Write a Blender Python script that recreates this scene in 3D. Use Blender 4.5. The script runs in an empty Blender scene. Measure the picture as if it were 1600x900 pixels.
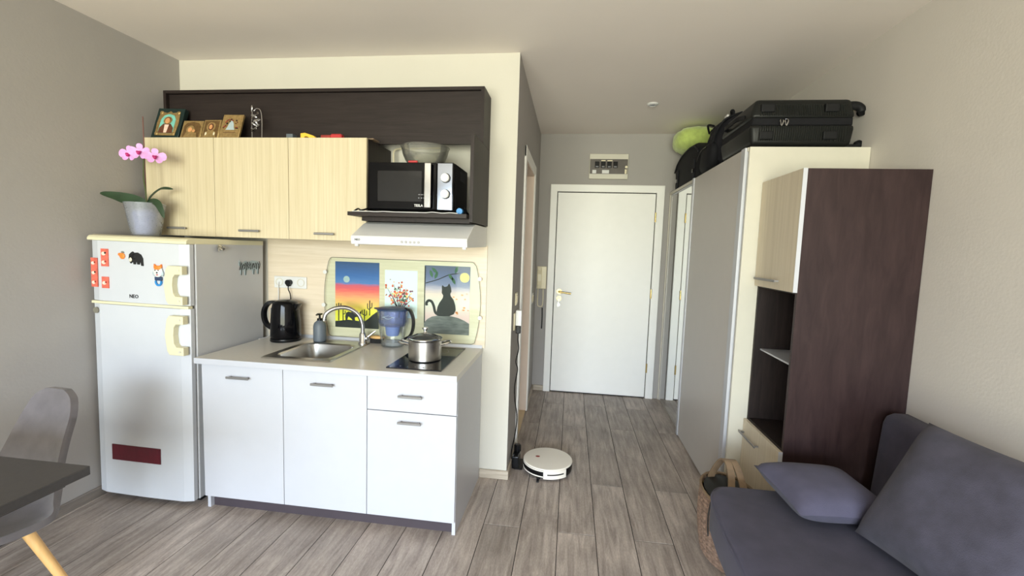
import bpy, bmesh, math, random
from mathutils import Vector, Matrix
random.seed(7)
PI = math.pi
S = bpy.context.scene
C = S.collection

# ------------------------------------------------------------------ camera
CX, CY, CZ = 0.3436, -2.6862, 1.4499
YAW, PITCH, ROLL, FPX = 0.1280, -0.0885, 0.0331, 700.15
cam_d = bpy.data.cameras.new('camera')
cam = bpy.data.objects.new('camera', cam_d)
C.objects.link(cam)
fw = Vector((-math.sin(YAW)*math.cos(PITCH), math.cos(YAW)*math.cos(PITCH), math.sin(PITCH)))
rt = Vector((math.cos(YAW), math.sin(YAW), 0))
up = rt.cross(fw)
r2 = rt*math.cos(ROLL) + up*math.sin(ROLL)
u2 = -rt*math.sin(ROLL) + up*math.cos(ROLL)
cam.matrix_world = Matrix(((r2.x, u2.x, -fw.x, CX), (r2.y, u2.y, -fw.y, CY), (r2.z, u2.z, -fw.z, CZ), (0, 0, 0, 1)))
cam_d.sensor_fit = 'HORIZONTAL'
cam_d.sensor_width = 36.0
cam_d.lens = FPX/1600*36.0
cam_d.clip_start = 0.02
S.camera = cam

# ------------------------------------------------------------------ world: bright overcast sky above, sunlit greenery below
W = bpy.data.worlds.new('sky')
S.world = W
W.use_nodes = True
nt = W.node_tree
nt.nodes.clear()
wo = nt.nodes.new('ShaderNodeOutputWorld')
bg = nt.nodes.new('ShaderNodeBackground')
tc = nt.nodes.new('ShaderNodeTexCoord')
sx = nt.nodes.new('ShaderNodeSeparateXYZ')
mr = nt.nodes.new('ShaderNodeMapRange')
mr.inputs[1].default_value = -0.25; mr.inputs[2].default_value = 0.35
rp = nt.nodes.new('ShaderNodeValToRGB')
rp.color_ramp.elements[0].position = 0.0; rp.color_ramp.elements[0].color = (0.72, 0.70, 0.57, 1)
rp.color_ramp.elements[1].position = 1.0; rp.color_ramp.elements[1].color = (0.80, 0.90, 1.08, 1)
e = rp.color_ramp.elements.new(0.42); e.color = (0.70, 0.69, 0.56, 1)
e = rp.color_ramp.elements.new(0.62); e.color = (0.78, 0.86, 0.96, 1)
nt.links.new(tc.outputs['Generated'], sx.inputs[0])
nt.links.new(sx.outputs['Z'], mr.inputs[0])
nt.links.new(mr.outputs[0], rp.inputs[0])
nt.links.new(rp.outputs[0], bg.inputs[0])
bg.inputs[1].default_value = 12.0
nt.links.new(bg.outputs[0], wo.inputs[0])

# the room
L, R, H, D, Y0 = -2.2056, 1.8462, 2.5802, 1.84, -6.2
WX0, WX1, WZ0, WZ1 = -2.0, 1.65, 0.10, 2.42      # the window opposite the kitchen
pl = bpy.data.lights.new('window_portal', 'AREA')
pl.shape = 'RECTANGLE'; pl.size = WX1-WX0; pl.size_y = WZ1-WZ0
pl.cycles.is_portal = True
po = bpy.data.objects.new('window_portal', pl)
C.objects.link(po)
po.location = ((WX0+WX1)/2, Y0-0.14, (WZ0+WZ1)/2)
po.rotation_euler = (PI/2, 0, 0)
S.view_settings.view_transform = 'Standard'
S.view_settings.look = 'None'
S.view_settings.gamma = 1.0
S.view_settings.use_curve_mapping = False
S.view_settings.exposure = 1.36
S.cycles.diffuse_bounces = 8
S.cycles.max_bounces = 14
S.cycles.transparent_max_bounces = 24
S.cycles.caustics_reflective = False
S.cycles.caustics_refractive = False

# ------------------------------------------------------------------ materials
def lin(c):
    return tuple(((x/255.0)/12.92 if x/255.0 <= 0.04045 else ((x/255.0+0.055)/1.055)**2.4) for x in c)
MATS = {}
def new_mat(name):
    m = bpy.data.materials.new(name); m.use_nodes = True
    n = m.node_tree; b = n.nodes['Principled BSDF']
    return m, n, b
def pm(name, rgb, rough=0.5, metal=0.0, var=0.04, scale=12, bump=0.0, bscale=200, spec=0.5, sheen=0.0, coat=0.0, stretch=(1, 1, 1)):
    """plain procedural material: colour with a fine noise variation, optional bump"""
    m, n, b = new_mat(name)
    c = lin(rgb)
    t = n.nodes.new('ShaderNodeTexCoord')
    mp = n.nodes.new('ShaderNodeMapping'); mp.inputs['Scale'].default_value = stretch
    n.links.new(t.outputs['Object'], mp.inputs[0])
    nz = n.nodes.new('ShaderNodeTexNoise'); nz.inputs['Scale'].default_value = scale; nz.inputs['Detail'].default_value = 4
    n.links.new(mp.outputs[0], nz.inputs['Vector'])
    r = n.nodes.new('ShaderNodeValToRGB')
    r.color_ramp.elements[0].position = 0.3; r.color_ramp.elements[1].position = 0.7
    r.color_ramp.elements[0].color = tuple(max(0, x*(1-var)) for x in c)+(1,)
    r.color_ramp.elements[1].color = tuple(min(1, x*(1+var)) for x in c)+(1,)
    n.links.new(nz.outputs['Fac'], r.inputs[0])
    n.links.new(r.outputs[0], b.inputs['Base Color'])
    b.inputs['Roughness'].default_value = rough; b.inputs['Metallic'].default_value = metal
    b.inputs['Specular IOR Level'].default_value = spec
    if sheen: b.inputs['Sheen Weight'].default_value = sheen
    if coat: b.inputs['Coat Weight'].default_value = coat; b.inputs['Coat Roughness'].default_value = 0.1
    if bump:
        nb = n.nodes.new('ShaderNodeTexNoise'); nb.inputs['Scale'].default_value = bscale; nb.inputs['Detail'].default_value = 3
        n.links.new(mp.outputs[0], nb.inputs['Vector'])
        bp = n.nodes.new('ShaderNodeBump'); bp.inputs['Strength'].default_value = bump; bp.inputs['Distance'].default_value = 0.004
        n.links.new(nb.outputs['Fac'], bp.inputs['Height']); n.links.new(bp.outputs[0], b.inputs['Normal'])
    MATS[name] = m
    return m
def wood(name, c1, c2, scl, rough=0.45, c3=None, rnd=False, bump=0.1, spec=0.5):
    """grain: noise stretched by scl (small number = along the grain)"""
    m, n, b = new_mat(name)
    t = n.nodes.new('ShaderNodeTexCoord')
    vec = t.outputs['Object']
    if rnd:
        oi = n.nodes.new('ShaderNodeObjectInfo')
        mu = n.nodes.new('ShaderNodeMath'); mu.operation = 'MULTIPLY'; mu.inputs[1].default_value = 37.0
        n.links.new(oi.outputs['Random'], mu.inputs[0])
        cb = n.nodes.new('ShaderNodeCombineXYZ')
        n.links.new(mu.outputs[0], cb.inputs[0]); n.links.new(mu.outputs[0], cb.inputs[1])
        ad = n.nodes.new('ShaderNodeVectorMath'); ad.operation = 'ADD'
        n.links.new(vec, ad.inputs[0]); n.links.new(cb.outputs[0], ad.inputs[1])
        vec = ad.outputs[0]
    mp = n.nodes.new('ShaderNodeMapping'); mp.inputs['Scale'].default_value = scl
    n.links.new(vec, mp.inputs[0])
    n1 = n.nodes.new('ShaderNodeTexNoise'); n1.inputs['Scale'].default_value = 1.0; n1.inputs['Detail'].default_value = 6; n1.inputs['Roughness'].default_value = 0.65
    n1.inputs['Distortion'].default_value = 0.6
    n.links.new(mp.outputs[0], n1.inputs['Vector'])
    r = n.nodes.new('ShaderNodeValToRGB')
    r.color_ramp.elements[0].position = 0.32; r.color_ramp.elements[0].color = lin(c1)+(1,)
    r.color_ramp.elements[1].position = 0.68; r.color_ramp.elements[1].color = lin(c2)+(1,)
    if c3:
        e = r.color_ramp.elements.new(0.5); e.color = lin(c3)+(1,)
    n.links.new(n1.outputs['Fac'], r.inputs[0])
    out = r.outputs[0]
    if rnd:
        n2 = n.nodes.new('ShaderNodeTexNoise'); n2.inputs['Scale'].default_value = 3.2; n2.inputs['Detail'].default_value = 3
        n.links.new(vec, n2.inputs['Vector'])
        hv = n.nodes.new('ShaderNodeHueSaturation')
        m1 = n.nodes.new('ShaderNodeMapRange'); m1.inputs[3].default_value = 0.84; m1.inputs[4].default_value = 1.12
        n.links.new(oi.outputs['Random'], m1.inputs[0])
        m2 = n.nodes.new('ShaderNodeMapRange'); m2.inputs[1].default_value = 0.3; m2.inputs[2].default_value = 0.7; m2.inputs[3].default_value = 0.78; m2.inputs[4].default_value = 1.16
        n.links.new(n2.outputs['Fac'], m2.inputs[0])
        mm0 = n.nodes.new('ShaderNodeMath'); mm0.operation = 'MULTIPLY'
        mp3 = n.nodes.new('ShaderNodeMapping'); mp3.inputs['Scale'].default_value = (190, 60, 1); n.links.new(vec, mp3.inputs[0])
        n3 = n.nodes.new('ShaderNodeTexNoise'); n3.inputs['Scale'].default_value = 1.0; n3.inputs['Detail'].default_value = 2; n.links.new(mp3.outputs[0], n3.inputs['Vector'])
        m3 = n.nodes.new('ShaderNodeMapRange'); m3.inputs[1].default_value = 0.3; m3.inputs[2].default_value = 0.7; m3.inputs[3].default_value = 0.86; m3.inputs[4].default_value = 1.08; n.links.new(n3.outputs['Fac'], m3.inputs[0])
        n.links.new(m2.outputs[0], mm0.inputs[0]); n.links.new(m3.outputs[0], mm0.inputs[1])
        mm = n.nodes.new('ShaderNodeMath'); mm.operation = 'MULTIPLY'
        n.links.new(m1.outputs[0], mm.inputs[0]); n.links.new(mm0.outputs[0], mm.inputs[1])
        n.links.new(mm.outputs[0], hv.inputs['Value']); n.links.new(out, hv.inputs['Color'])
        out = hv.outputs[0]
    n.links.new(out, b.inputs['Base Color'])
    b.inputs['Roughness'].default_value = rough
    b.inputs['Specular IOR Level'].default_value = spec
    if bump:
        bp = n.nodes.new('ShaderNodeBump'); bp.inputs['Strength'].default_value = bump; bp.inputs['Distance'].default_value = 0.002
        n.links.new(n1.outputs['Fac'], bp.inputs['Height']); n.links.new(bp.outputs[0], b.inputs['Normal'])
    MATS[name] = m
    return m
def clear(name, rgb, opac=0.0, rough=0.03, refl=1.0):
    """thin clear glass or plastic: tinted see-through with a fresnel gloss; opac mixes in a milky body"""
    m, n, b = new_mat(name)
    n.nodes.remove(b)
    o = n.nodes['Material Output']
    tr = n.nodes.new('ShaderNodeBsdfTransparent'); tr.inputs[0].default_value = lin(rgb)+(1,)
    gl = n.nodes.new('ShaderNodeBsdfGlossy'); gl.inputs['Roughness'].default_value = rough
    df = n.nodes.new('ShaderNodeBsdfPrincipled'); df.inputs['Base Color'].default_value = lin(rgb)+(1,); df.inputs['Roughness'].default_value = 0.35
    tl = n.nodes.new('ShaderNodeBsdfTranslucent'); tl.inputs[0].default_value = lin(rgb)+(1,)
    md = n.nodes.new('ShaderNodeMixShader'); md.inputs[0].default_value = 0.4
    n.links.new(df.outputs[0], md.inputs[1]); n.links.new(tl.outputs[0], md.inputs[2])
    m1 = n.nodes.new('ShaderNodeMixShader')
    nz = n.nodes.new('ShaderNodeTexNoise'); nz.inputs['Scale'].default_value = 25
    mrn = n.nodes.new('ShaderNodeMapRange'); mrn.inputs[3].default_value = opac*0.85; mrn.inputs[4].default_value = min(1, opac*1.15)
    n.links.new(nz.outputs['Fac'], mrn.inputs[0]); n.links.new(mrn.outputs[0], m1.inputs[0])
    n.links.new(tr.outputs[0], m1.inputs[1]); n.links.new(md.outputs[0], m1.inputs[2])
    fr = n.nodes.new('ShaderNodeFresnel'); fr.inputs[0].default_value = 1.45
    mu = n.nodes.new('ShaderNodeMath'); mu.operation = 'MULTIPLY'; mu.inputs[1].default_value = refl
    n.links.new(fr.outputs[0], mu.inputs[0])
    m2 = n.nodes.new('ShaderNodeMixShader')
    n.links.new(mu.outputs[0], m2.inputs[0]); n.links.new(m1.outputs[0], m2.inputs[1]); n.links.new(gl.outputs[0], m2.inputs[2])
    n.links.new(m2.outputs[0], o.inputs[0])
    MATS[name] = m
    return m
def ramp_mat(name, stops, rough=0.6, streak=0.06, axis='Z', sc=(3, 3, 60)):
    """flat print: bands of colour up the sheet (generated coordinates), broken up by brush-like noise"""
    m, n, b = new_mat(name)
    t = n.nodes.new('ShaderNodeTexCoord')
    s = n.nodes.new('ShaderNodeSeparateXYZ'); n.links.new(t.outputs['Generated'], s.inputs[0])
    mp = n.nodes.new('ShaderNodeMapping'); mp.inputs['Scale'].default_value = sc
    n.links.new(t.outputs['Generated'], mp.inputs[0])
    nz = n.nodes.new('ShaderNodeTexNoise'); nz.inputs['Scale'].default_value = 1.0; nz.inputs['Detail'].default_value = 5
    n.links.new(mp.outputs[0], nz.inputs['Vector'])
    ma = n.nodes.new('ShaderNodeMath'); ma.operation = 'MULTIPLY_ADD'; ma.inputs[1].default_value = streak*2
    sb = n.nodes.new('ShaderNodeMath'); sb.operation = 'SUBTRACT'; sb.inputs[1].default_value = streak
    n.links.new(nz.outputs['Fac'], ma.inputs[0]); n.links.new(s.outputs[axis], ma.inputs[2]); n.links.new(ma.outputs[0], sb.inputs[0])
    r = n.nodes.new('ShaderNodeValToRGB')
    els = r.color_ramp.elements
    els[0].position = stops[0][0]; els[0].color = lin(stops[0][1])+(1,)
    els[1].position = stops[-1][0]; els[1].color = lin(stops[-1][1])+(1,)
    for p, c in stops[1:-1]:
        e = els.new(p); e.color = lin(c)+(1,)
    n.links.new(sb.outputs[0], r.inputs[0]); n.links.new(r.outputs[0], b.inputs['Base Color'])
    b.inputs['Roughness'].default_value = rough
    MATS[name] = m
    return m

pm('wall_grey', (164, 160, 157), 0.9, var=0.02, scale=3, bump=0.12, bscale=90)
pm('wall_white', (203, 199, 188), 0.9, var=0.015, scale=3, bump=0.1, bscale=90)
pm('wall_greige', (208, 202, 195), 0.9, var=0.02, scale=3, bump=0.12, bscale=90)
pm('ceiling', (239, 231, 224), 0.95, var=0.015, scale=2)
pm('white_laminate', (190, 192, 199), 0.32, var=0.01)
pm('white_door', (240, 239, 235), 0.4, var=0.01)
pm('cream_edge', (202, 198, 184), 0.4, var=0.02)
pm('worktop', (208, 205, 198), 0.28, var=0.02, scale=60)
pm('wenge_plain', (52, 42, 40), 0.5, var=0.1)
pm('plinth', (66, 58, 64), 0.5, var=0.06)
pm('steel', (190, 188, 184), 0.28, 1.0, var=0.04, scale=30, stretch=(1, 1, 8))
pm('chrome', (205, 205, 205), 0.12, 1.0, var=0.02)
pm('handle_steel', (140, 138, 137), 0.4, 0.5, var=0.03)
pm('alu', (196, 198, 204), 0.4, 0.25, var=0.02)
pm('mirror', (235, 238, 238), 0.015, 1.0, var=0.0)
pm('panel_mirror', (150, 156, 168), 0.12, 1.0, var=0.02)
pm('black_plastic', (16, 16, 18), 0.25, var=0.05, spec=0.25)
pm('black_gloss', (8, 8, 11), 0.08, var=0.02, spec=0.2)
pm('black_matte', (20, 20, 22), 0.6, var=0.08, spec=0.25)
pm('fridge_white', (196, 199, 205), 0.3, var=0.008)
pm('fridge_side', (190, 191, 194), 0.3, var=0.015)
pm('fridge_cream', (216, 210, 178), 0.4, var=0.02)
pm('seal_grey', (120, 116, 104), 0.6)
pm('white_plastic', (212, 212, 211), 0.35, var=0.01)
pm('cream_plastic', (226, 216, 186), 0.35, var=0.02)
pm('wardrobe_panel', (192, 187, 182), 0.4, var=0.01)
pm('sofa_fabric', (68, 66, 84), 0.9, var=0.16, scale=14, bump=0.25, bscale=420, sheen=0.06)
pm('cushion_fabric', (66, 64, 78), 0.9, var=0.24, scale=17, bump=0.3, bscale=360, sheen=0.08)
pm('pillow_fabric', (74, 72, 92), 0.9, var=0.12, scale=16, bump=0.25, bscale=420, sheen=0.06)
pm('chair_velvet', (106, 101, 103), 0.75, var=0.12, scale=18, bump=0.15, bscale=300, sheen=0.2)
pm('table_top', (62, 60, 60), 0.42, var=0.08, scale=90)
pm('beech', (222, 176, 112), 0.5, var=0.08, scale=8, stretch=(8, 8, 1))
pm('grey_soap', (94, 102, 110), 0.5, var=0.04)
pm('hob_glass', (12, 13, 24), 0.05, var=0.02)
pm('gold', (178, 150, 100), 0.42, 0.65, var=0.22, scale=60, bump=0.5, bscale=140)
pm('gold_dark', (126, 98, 62), 0.45, 0.6, var=0.25, scale=60)
pm('icon_green', (22, 42, 40), 0.4, var=0.2)
pm('icon_sky', (120, 190, 178), 0.5, var=0.15, scale=40)
pm('icon_brown', (98, 58, 38), 0.5, var=0.3, scale=50)
pm('icon_skin', (206, 150, 100), 0.5, var=0.2, scale=60)
pm('icon_red', (150, 48, 40), 0.5, var=0.2)
pm('brass', (190, 166, 112), 0.3, 0.9)
pm('leaf_green', (44, 66, 44), 0.35, var=0.2, scale=20)
pm('stem_green', (70, 82, 46), 0.5, var=0.15)
pm('stake', (110, 76, 70), 0.6)
pm('petal', (226, 164, 224), 0.5, var=0.16, scale=45)
pm('lip', (176, 36, 110), 0.5, var=0.2)
pm('bark', (150, 152, 182), 0.8, var=0.3, scale=35)
pm('robot_white', (236, 230, 218), 0.3, var=0.01)
pm('tile_beige', (214, 190, 150), 0.4, var=0.06)
pm('jamb_warm', (226, 206, 190), 0.5, var=0.02)
pm('maroon', (88, 24, 36), 0.35, var=0.12, scale=20, stretch=(6, 1, 1))
pm('print_red', (214, 104, 86), 0.5, var=0.25, scale=50)
pm('print_pale', (238, 206, 190), 0.5, var=0.2, scale=60)
pm('yellow', (240, 190, 60), 0.5, var=0.08)
pm('orange', (238, 130, 50), 0.5, var=0.08)
pm('red', (178, 46, 48), 0.45, var=0.1)
pm('blue_cap', (40, 130, 196), 0.4, var=0.05)
pm('blue_dark', (44, 62, 92), 0.4, var=0.1)
pm('ink', (14, 14, 16), 0.6, var=0.1)
pm('grey_ink', (120, 120, 124), 0.6, var=0.05)
pm('paint_hill', (112, 112, 112), 0.7, var=0.35, scale=14, stretch=(1, 1, 5))
pm('paint_leaf', (60, 98, 72), 0.7, var=0.2)
pm('paint_red', (212, 74, 60), 0.7, var=0.2)
pm('paint_orange', (236, 150, 90), 0.7, var=0.2)
pm('paint_yellow', (242, 220, 130), 0.7, var=0.1)
pm('paint_purple', (120, 60, 90), 0.7, var=0.2)
pm('paint_grey', (168, 184, 190), 0.7, var=0.1)
pm('paper', (226, 234, 240), 0.7, var=0.02)
pm('green_fluff', (186, 206, 112), 0.95, var=0.16, scale=18, bump=0.8, bscale=60, sheen=0.4)
pm('black_nylon', (18, 18, 22), 0.75, var=0.2, scale=30, bump=0.2, bscale=500, spec=0.25)
pm('grey_nylon', (32, 32, 37), 0.75, var=0.2, scale=30, bump=0.2, bscale=500, spec=0.25)
pm('suitcase_shell', (26, 27, 26), 0.42, var=0.08, spec=0.25)
pm('suitcase_rib', (48, 49, 47), 0.35, var=0.08)
pm('straw', (142, 118, 102), 0.85, var=0.35, scale=60, bump=0.5, bscale=160)
pm('leather', (134, 113, 90), 0.6, var=0.2, scale=25)
pm('gap_dark', (36, 33, 31), 0.9)
pm('fuse_window', (84, 77, 72), 0.3, var=0.15)
pm('smoke', (24, 24, 26), 0.12, var=0.1)
wood('plank', (138, 126, 118), (190, 178, 168), (34, 3.2, 1), 0.5, c3=(168, 156, 147), rnd=True, bump=0.12)
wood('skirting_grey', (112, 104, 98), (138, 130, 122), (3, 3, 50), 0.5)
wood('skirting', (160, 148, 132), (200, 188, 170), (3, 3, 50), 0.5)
wood('light_wood', (192, 178, 146), (210, 198, 170), (85, 85, 1.6), 0.42, bump=0.03)
wood('light_wood_grey', (194, 181, 158), (210, 198, 176), (85, 85, 1.6), 0.42, bump=0.03)
wood('splash_wood', (206, 190, 166), (222, 208, 188), (2, 2, 48), 0.4, bump=0.02)
wood('wenge', (30, 24, 23), (46, 37, 35), (60, 60, 4), 0.5, bump=0.05, spec=0.25)
wood('wenge_panel', (42, 29, 30), (57, 42, 42), (30, 30, 5), 0.42, bump=0.05, spec=0.3)
wood('wenge_flat', (34, 27, 26), (46, 38, 36), (4, 60, 60), 0.5, bump=0.05, spec=0.25)
clear('glass_green', (250, 254, 251), 0.005, 0.02, 0.15)
clear('glass_clear', (253, 254, 254), 0.01, 0.02, 0.6)
clear('window_glass', (248, 250, 250), 0.0, 0.01, 0.6)
clear('blue_clear', (196, 206, 240), 0.24, 0.05, 0.5)
clear('blue_light', (156, 182, 244), 0.75, 0.05, 0.5)
clear('milky', (240, 243, 250), 0.27, 0.15, 0.7)
clear('bowl_plastic', (240, 240, 234), 0.16, 0.10, 0.8)
clear('lid_glass', (200, 204, 204), 0.12, 0.02)
ramp_mat('sunset', [(0.0, (240, 226, 60)), (0.24, (244, 228, 70)), (0.36, (248, 196, 110)), (0.48, (246, 150, 110)), (0.58, (232, 92, 96)), (0.645, (206, 84, 108)), (0.68, (80, 120, 186)), (0.80, (50, 96, 168)), (1.0, (44, 72, 120))])
ramp_mat('dusk', [(0.0, (196, 180, 190)), (0.25, (226, 190, 190)), (0.45, (220, 214, 208)), (0.58, (232, 206, 200)), (0.66, (190, 176, 196)), (0.72, (124, 130, 166)), (0.86, (96, 104, 146)), (1.0, (86, 92, 120))], streak=0.05)

# ------------------------------------------------------------------ mesh helpers
ROOT = {}
def NB(): return bmesh.new()
def box(bm, x0, x1, y0, y1, z0, z1, bev=0.0, seg=1):
    vs = [bm.verts.new((x, y, z)) for x in (x0, x1) for y in (y0, y1) for z in (z0, z1)]
    fs = [(0, 1, 3, 2), (4, 6, 7, 5), (0, 4, 5, 1), (2, 3, 7, 6), (0, 2, 6, 4), (1, 5, 7, 3)]
    faces = [bm.faces.new([vs[i] for i in f]) for f in fs]
    if bev:
        ed = list({e for f in faces for e in f.edges})
        bmesh.ops.bevel(bm, geom=ed, offset=bev, segments=seg, affect='EDGES', profile=0.5)
    return bm
def B(*a, **k): return box(NB(), *a, **k)
def prism(bm, pts, axis, a0, a1, bev=0.0):
    """polygon extruded along an axis. pts are 2-D in the other two axes (x,y)/(x,z)/(y,z) order"""
    def mk(p, a):
        return {'x': (a, p[0], p[1]), 'y': (p[0], a, p[1]), 'z': (p[0], p[1], a)}[axis]
    lo = [bm.verts.new(mk(p, a0)) for p in pts]; hi = [bm.verts.new(mk(p, a1)) for p in pts]
    n = len(pts)
    fs = [bm.faces.new(lo), bm.faces.new(hi)]
    for i in range(n): fs.append(bm.faces.new((lo[i], lo[(i+1) % n], hi[(i+1) % n], hi[i])))
    bmesh.ops.recalc_face_normals(bm, faces=fs)
    if bev:
        ed = list({e for f in fs[:2] for e in f.edges})
        bmesh.ops.bevel(bm, geom=ed, offset=bev, segments=2, affect='EDGES', profile=0.5)
    return bm
def lathe(bm, prof, cx=0, cy=0, cz=0, n=32, sx=1.0, sy=1.0, cap=True):
    rings = []
    for r, z in prof:
        rings.append([bm.verts.new((cx+r*sx*math.cos(2*PI*i/n), cy+r*sy*math.sin(2*PI*i/n), cz+z)) for i in range(n)])
    for a, b in zip(rings, rings[1:]):
        for i in range(n): bm.faces.new((a[i], a[(i+1) % n], b[(i+1) % n], b[i]))
    if cap:
        if prof[0][0] > 1e-6: bm.faces.new(list(reversed(rings[0])))
        if prof[-1][0] > 1e-6: bm.faces.new(rings[-1])
    return bm
def smooth_path(pts, k=6):
    P = [Vector(p) for p in pts]
    if len(P) < 3: return P
    out = []
    for i in range(len(P)-1):
        p0 = P[max(i-1, 0)]; p1 = P[i]; p2 = P[i+1]; p3 = P[min(i+2, len(P)-1)]
        for j in range(k):
            t = j/k
            out.append(0.5*((2*p1)+(-p0+p2)*t+(2*p0-5*p1+4*p2-p3)*t*t+(-p0+3*p1-3*p2+p3)*t**3))
    out.append(P[-1])
    return out
def tube(bm, pts, r, n=8, smooth=True, k=6, cap=True):
    path = smooth_path(pts, k) if smooth else [Vector(p) for p in pts]
    m = len(path)
    rad = r if callable(r) else (lambda t: r)
    rings = []; prev = None
    for i, p in enumerate(path):
        d = (path[min(i+1, m-1)]-path[max(i-1, 0)])
        if d.length < 1e-9: d = Vector((0, 0, 1))
        d.normalize()
        if prev is None:
            a = d.orthogonal().normalized()
        else:
            a = prev-d*prev.dot(d)
            a = a.normalized() if a.length > 1e-6 else d.orthogonal().normalized()
        prev = a
        b = d.cross(a)
        q = rad(i/(m-1) if m > 1 else 0)
        rings.append([bm.verts.new(p+(a*math.cos(2*PI*j/n)+b*math.sin(2*PI*j/n))*q) for j in range(n)])
    for u, v in zip(rings, rings[1:]):
        for j in range(n): bm.faces.new((u[j], u[(j+1) % n], v[(j+1) % n], v[j]))
    if cap:
        bm.faces.new(list(reversed(rings[0]))); bm.faces.new(rings[-1])
    return bm
def strap(bm, pts, wvec, w, t, k=6):
    """flat band along a path; wvec = width direction"""
    path = smooth_path(pts, k); m = len(path); rings = []
    wv = Vector(wvec).normalized()
    for i, p in enumerate(path):
        d = (path[min(i+1, m-1)]-path[max(i-1, 0)]).normalized()
        nn = d.cross(wv).normalized()
        rings.append([bm.verts.new(p+wv*a*w/2+nn*b*t/2) for a, b in ((-1, -1), (1, -1), (1, 1), (-1, 1))])
    for u, v in zip(rings, rings[1:]):
        for j in range(4): bm.faces.new((u[j], u[(j+1) % 4], v[(j+1) % 4], v[j]))
    bm.faces.new(list(reversed(rings[0]))); bm.faces.new(rings[-1])
    return bm
def disc(bm, c, r, axis='y', t=0.002, n=12, sx=1.0, sz=1.0):
    """short cylinder centred on c, axis x / y / z"""
    M = {'z': Matrix.Identity(3), 'y': Matrix.Rotation(PI/2, 3, 'X'), 'x': Matrix.Rotation(PI/2, 3, 'Y')}[axis]
    a = []; b = []
    for i in range(n):
        v = Vector((r*sx*math.cos(2*PI*i/n), r*sz*math.sin(2*PI*i/n), 0))
        a.append(bm.verts.new(Vector(c)+M@(v+Vector((0, 0, -t/2))))); b.append(bm.verts.new(Vector(c)+M@(v+Vector((0, 0, t/2)))))
    bm.faces.new(list(reversed(a))); bm.faces.new(b)
    for i in range(n): bm.faces.new((a[i], a[(i+1) % n], b[(i+1) % n], b[i]))
    return bm
def blob(bm, c, r, u=14, v=10, jit=0.0, seed=0, p=1.0):
    rnd = random.Random(seed)
    rings = []
    top = bm.verts.new((c[0], c[1], c[2]+r[2])); bot = bm.verts.new((c[0], c[1], c[2]-r[2]))
    for i in range(1, v):
        th = PI*i/v; row = []
        for j in range(u):
            ph = 2*PI*j/u; k = 1+rnd.uniform(-jit, jit)
            def se(x): return math.copysign(abs(x)**p, x)
            row.append(bm.verts.new((c[0]+r[0]*k*se(math.sin(th))*se(math.cos(ph)), c[1]+r[1]*k*se(math.sin(th))*se(math.sin(ph)), c[2]+r[2]*k*se(math.cos(th)))))
        rings.append(row)
    for j in range(u):
        bm.faces.new((top, rings[0][j], rings[0][(j+1) % u])); bm.faces.new((bot, rings[-1][(j+1) % u], rings[-1][j]))
    for a, b in zip(rings, rings[1:]):
        for j in range(u): bm.faces.new((a[j], b[j], b[(j+1) % u], a[(j+1) % u]))
    return bm
def pillow(bm, w, h, t, n=18, pinch=0.05, wr=0.0, seed=1):
    rnd = random.Random(seed)
    ph = [rnd.uniform(0, 6.28) for _ in range(6)]
    def P(u, v, s):
        x = u*(1-pinch*(1-v*v))*w/2; y = v*(1-pinch*(1-u*u))*h/2
        f = max(0, (1-u**4)*(1-v**4))**0.5
        z = s*t/2*f*(0.82+0.18*(1-u*u)*(1-v*v))
        z += s*wr*f*(math.sin(5*u+3*v+ph[0])+math.sin(-4*u+6*v+ph[1])*0.7)
        return (x, y, z)
    G = {}
    for s in (1, -1):
        for i in range(n+1):
            for j in range(n+1):
                u = -1+2*i/n; v = -1+2*j/n
                edge = i in (0, n) or j in (0, n)
                if edge and s == -1: G[(s, i, j)] = G[(1, i, j)]
                else: G[(s, i, j)] = bm.verts.new(P(u, v, s))
    for s in (1, -1):
        for i in range(n):
            for j in range(n):
                q = [G[(s, i, j)], G[(s, i+1, j)], G[(s, i+1, j+1)], G[(s, i, j+1)]]
                bm.faces.new(q if s == 1 else list(reversed(q)))
    return bm
def text_bm(txt, size, t=0.001, bold=0.0):
    cu = bpy.data.curves.new('txt', 'FONT'); cu.body = txt; cu.size = size; cu.extrude = t; cu.offset = bold
    cu.align_x = 'CENTER'; cu.align_y = 'CENTER'; cu.resolution_u = 2
    o = bpy.data.objects.new('txt', cu); C.objects.link(o)
    me = bpy.data.meshes.new_from_object(o.evaluated_get(bpy.context.evaluated_depsgraph_get()))
    bm = NB(); bm.from_mesh(me)
    bpy.data.objects.remove(o); bpy.data.curves.remove(cu); bpy.data.meshes.remove(me)
    return bm
def xf(bm, loc=(0, 0, 0), rot=(0, 0, 0), M=None):
    if M is None:
        from mathutils import Euler
        M = Matrix.Translation(loc) @ Euler(rot).to_matrix().to_4x4()
    bmesh.ops.transform(bm, matrix=M, verts=bm.verts)
    return bm
def obj(name, bm, mat, parent=None, smooth=False, ang=40):
    """link bm (world coordinates) as one mesh; under a parent it is brought into the parent's space"""
    bmesh.ops.recalc_face_normals(bm, faces=bm.faces)
    if parent is not None: bm.transform(ROOT[parent.name].inverted())
    me = bpy.data.meshes.new(name); bm.to_mesh(me); bm.free()
    me.materials.append(MATS[mat])
    if smooth:
        me.shade_smooth()
        if ang < 180: me.set_sharp_from_angle(angle=math.radians(ang))
    o = bpy.data.objects.new(name, me); C.objects.link(o)
    if parent is not None:
        o.parent = parent; ROOT[o.name] = ROOT[parent.name]
    else: ROOT[o.name] = Matrix.Identity(4)
    return o
def tag(o, label, cat, group=None, kind=None):
    if label: o['label'] = label
    if cat: o['category'] = cat
    if group: o['group'] = group
    if kind: o['kind'] = kind
    return o
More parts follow.
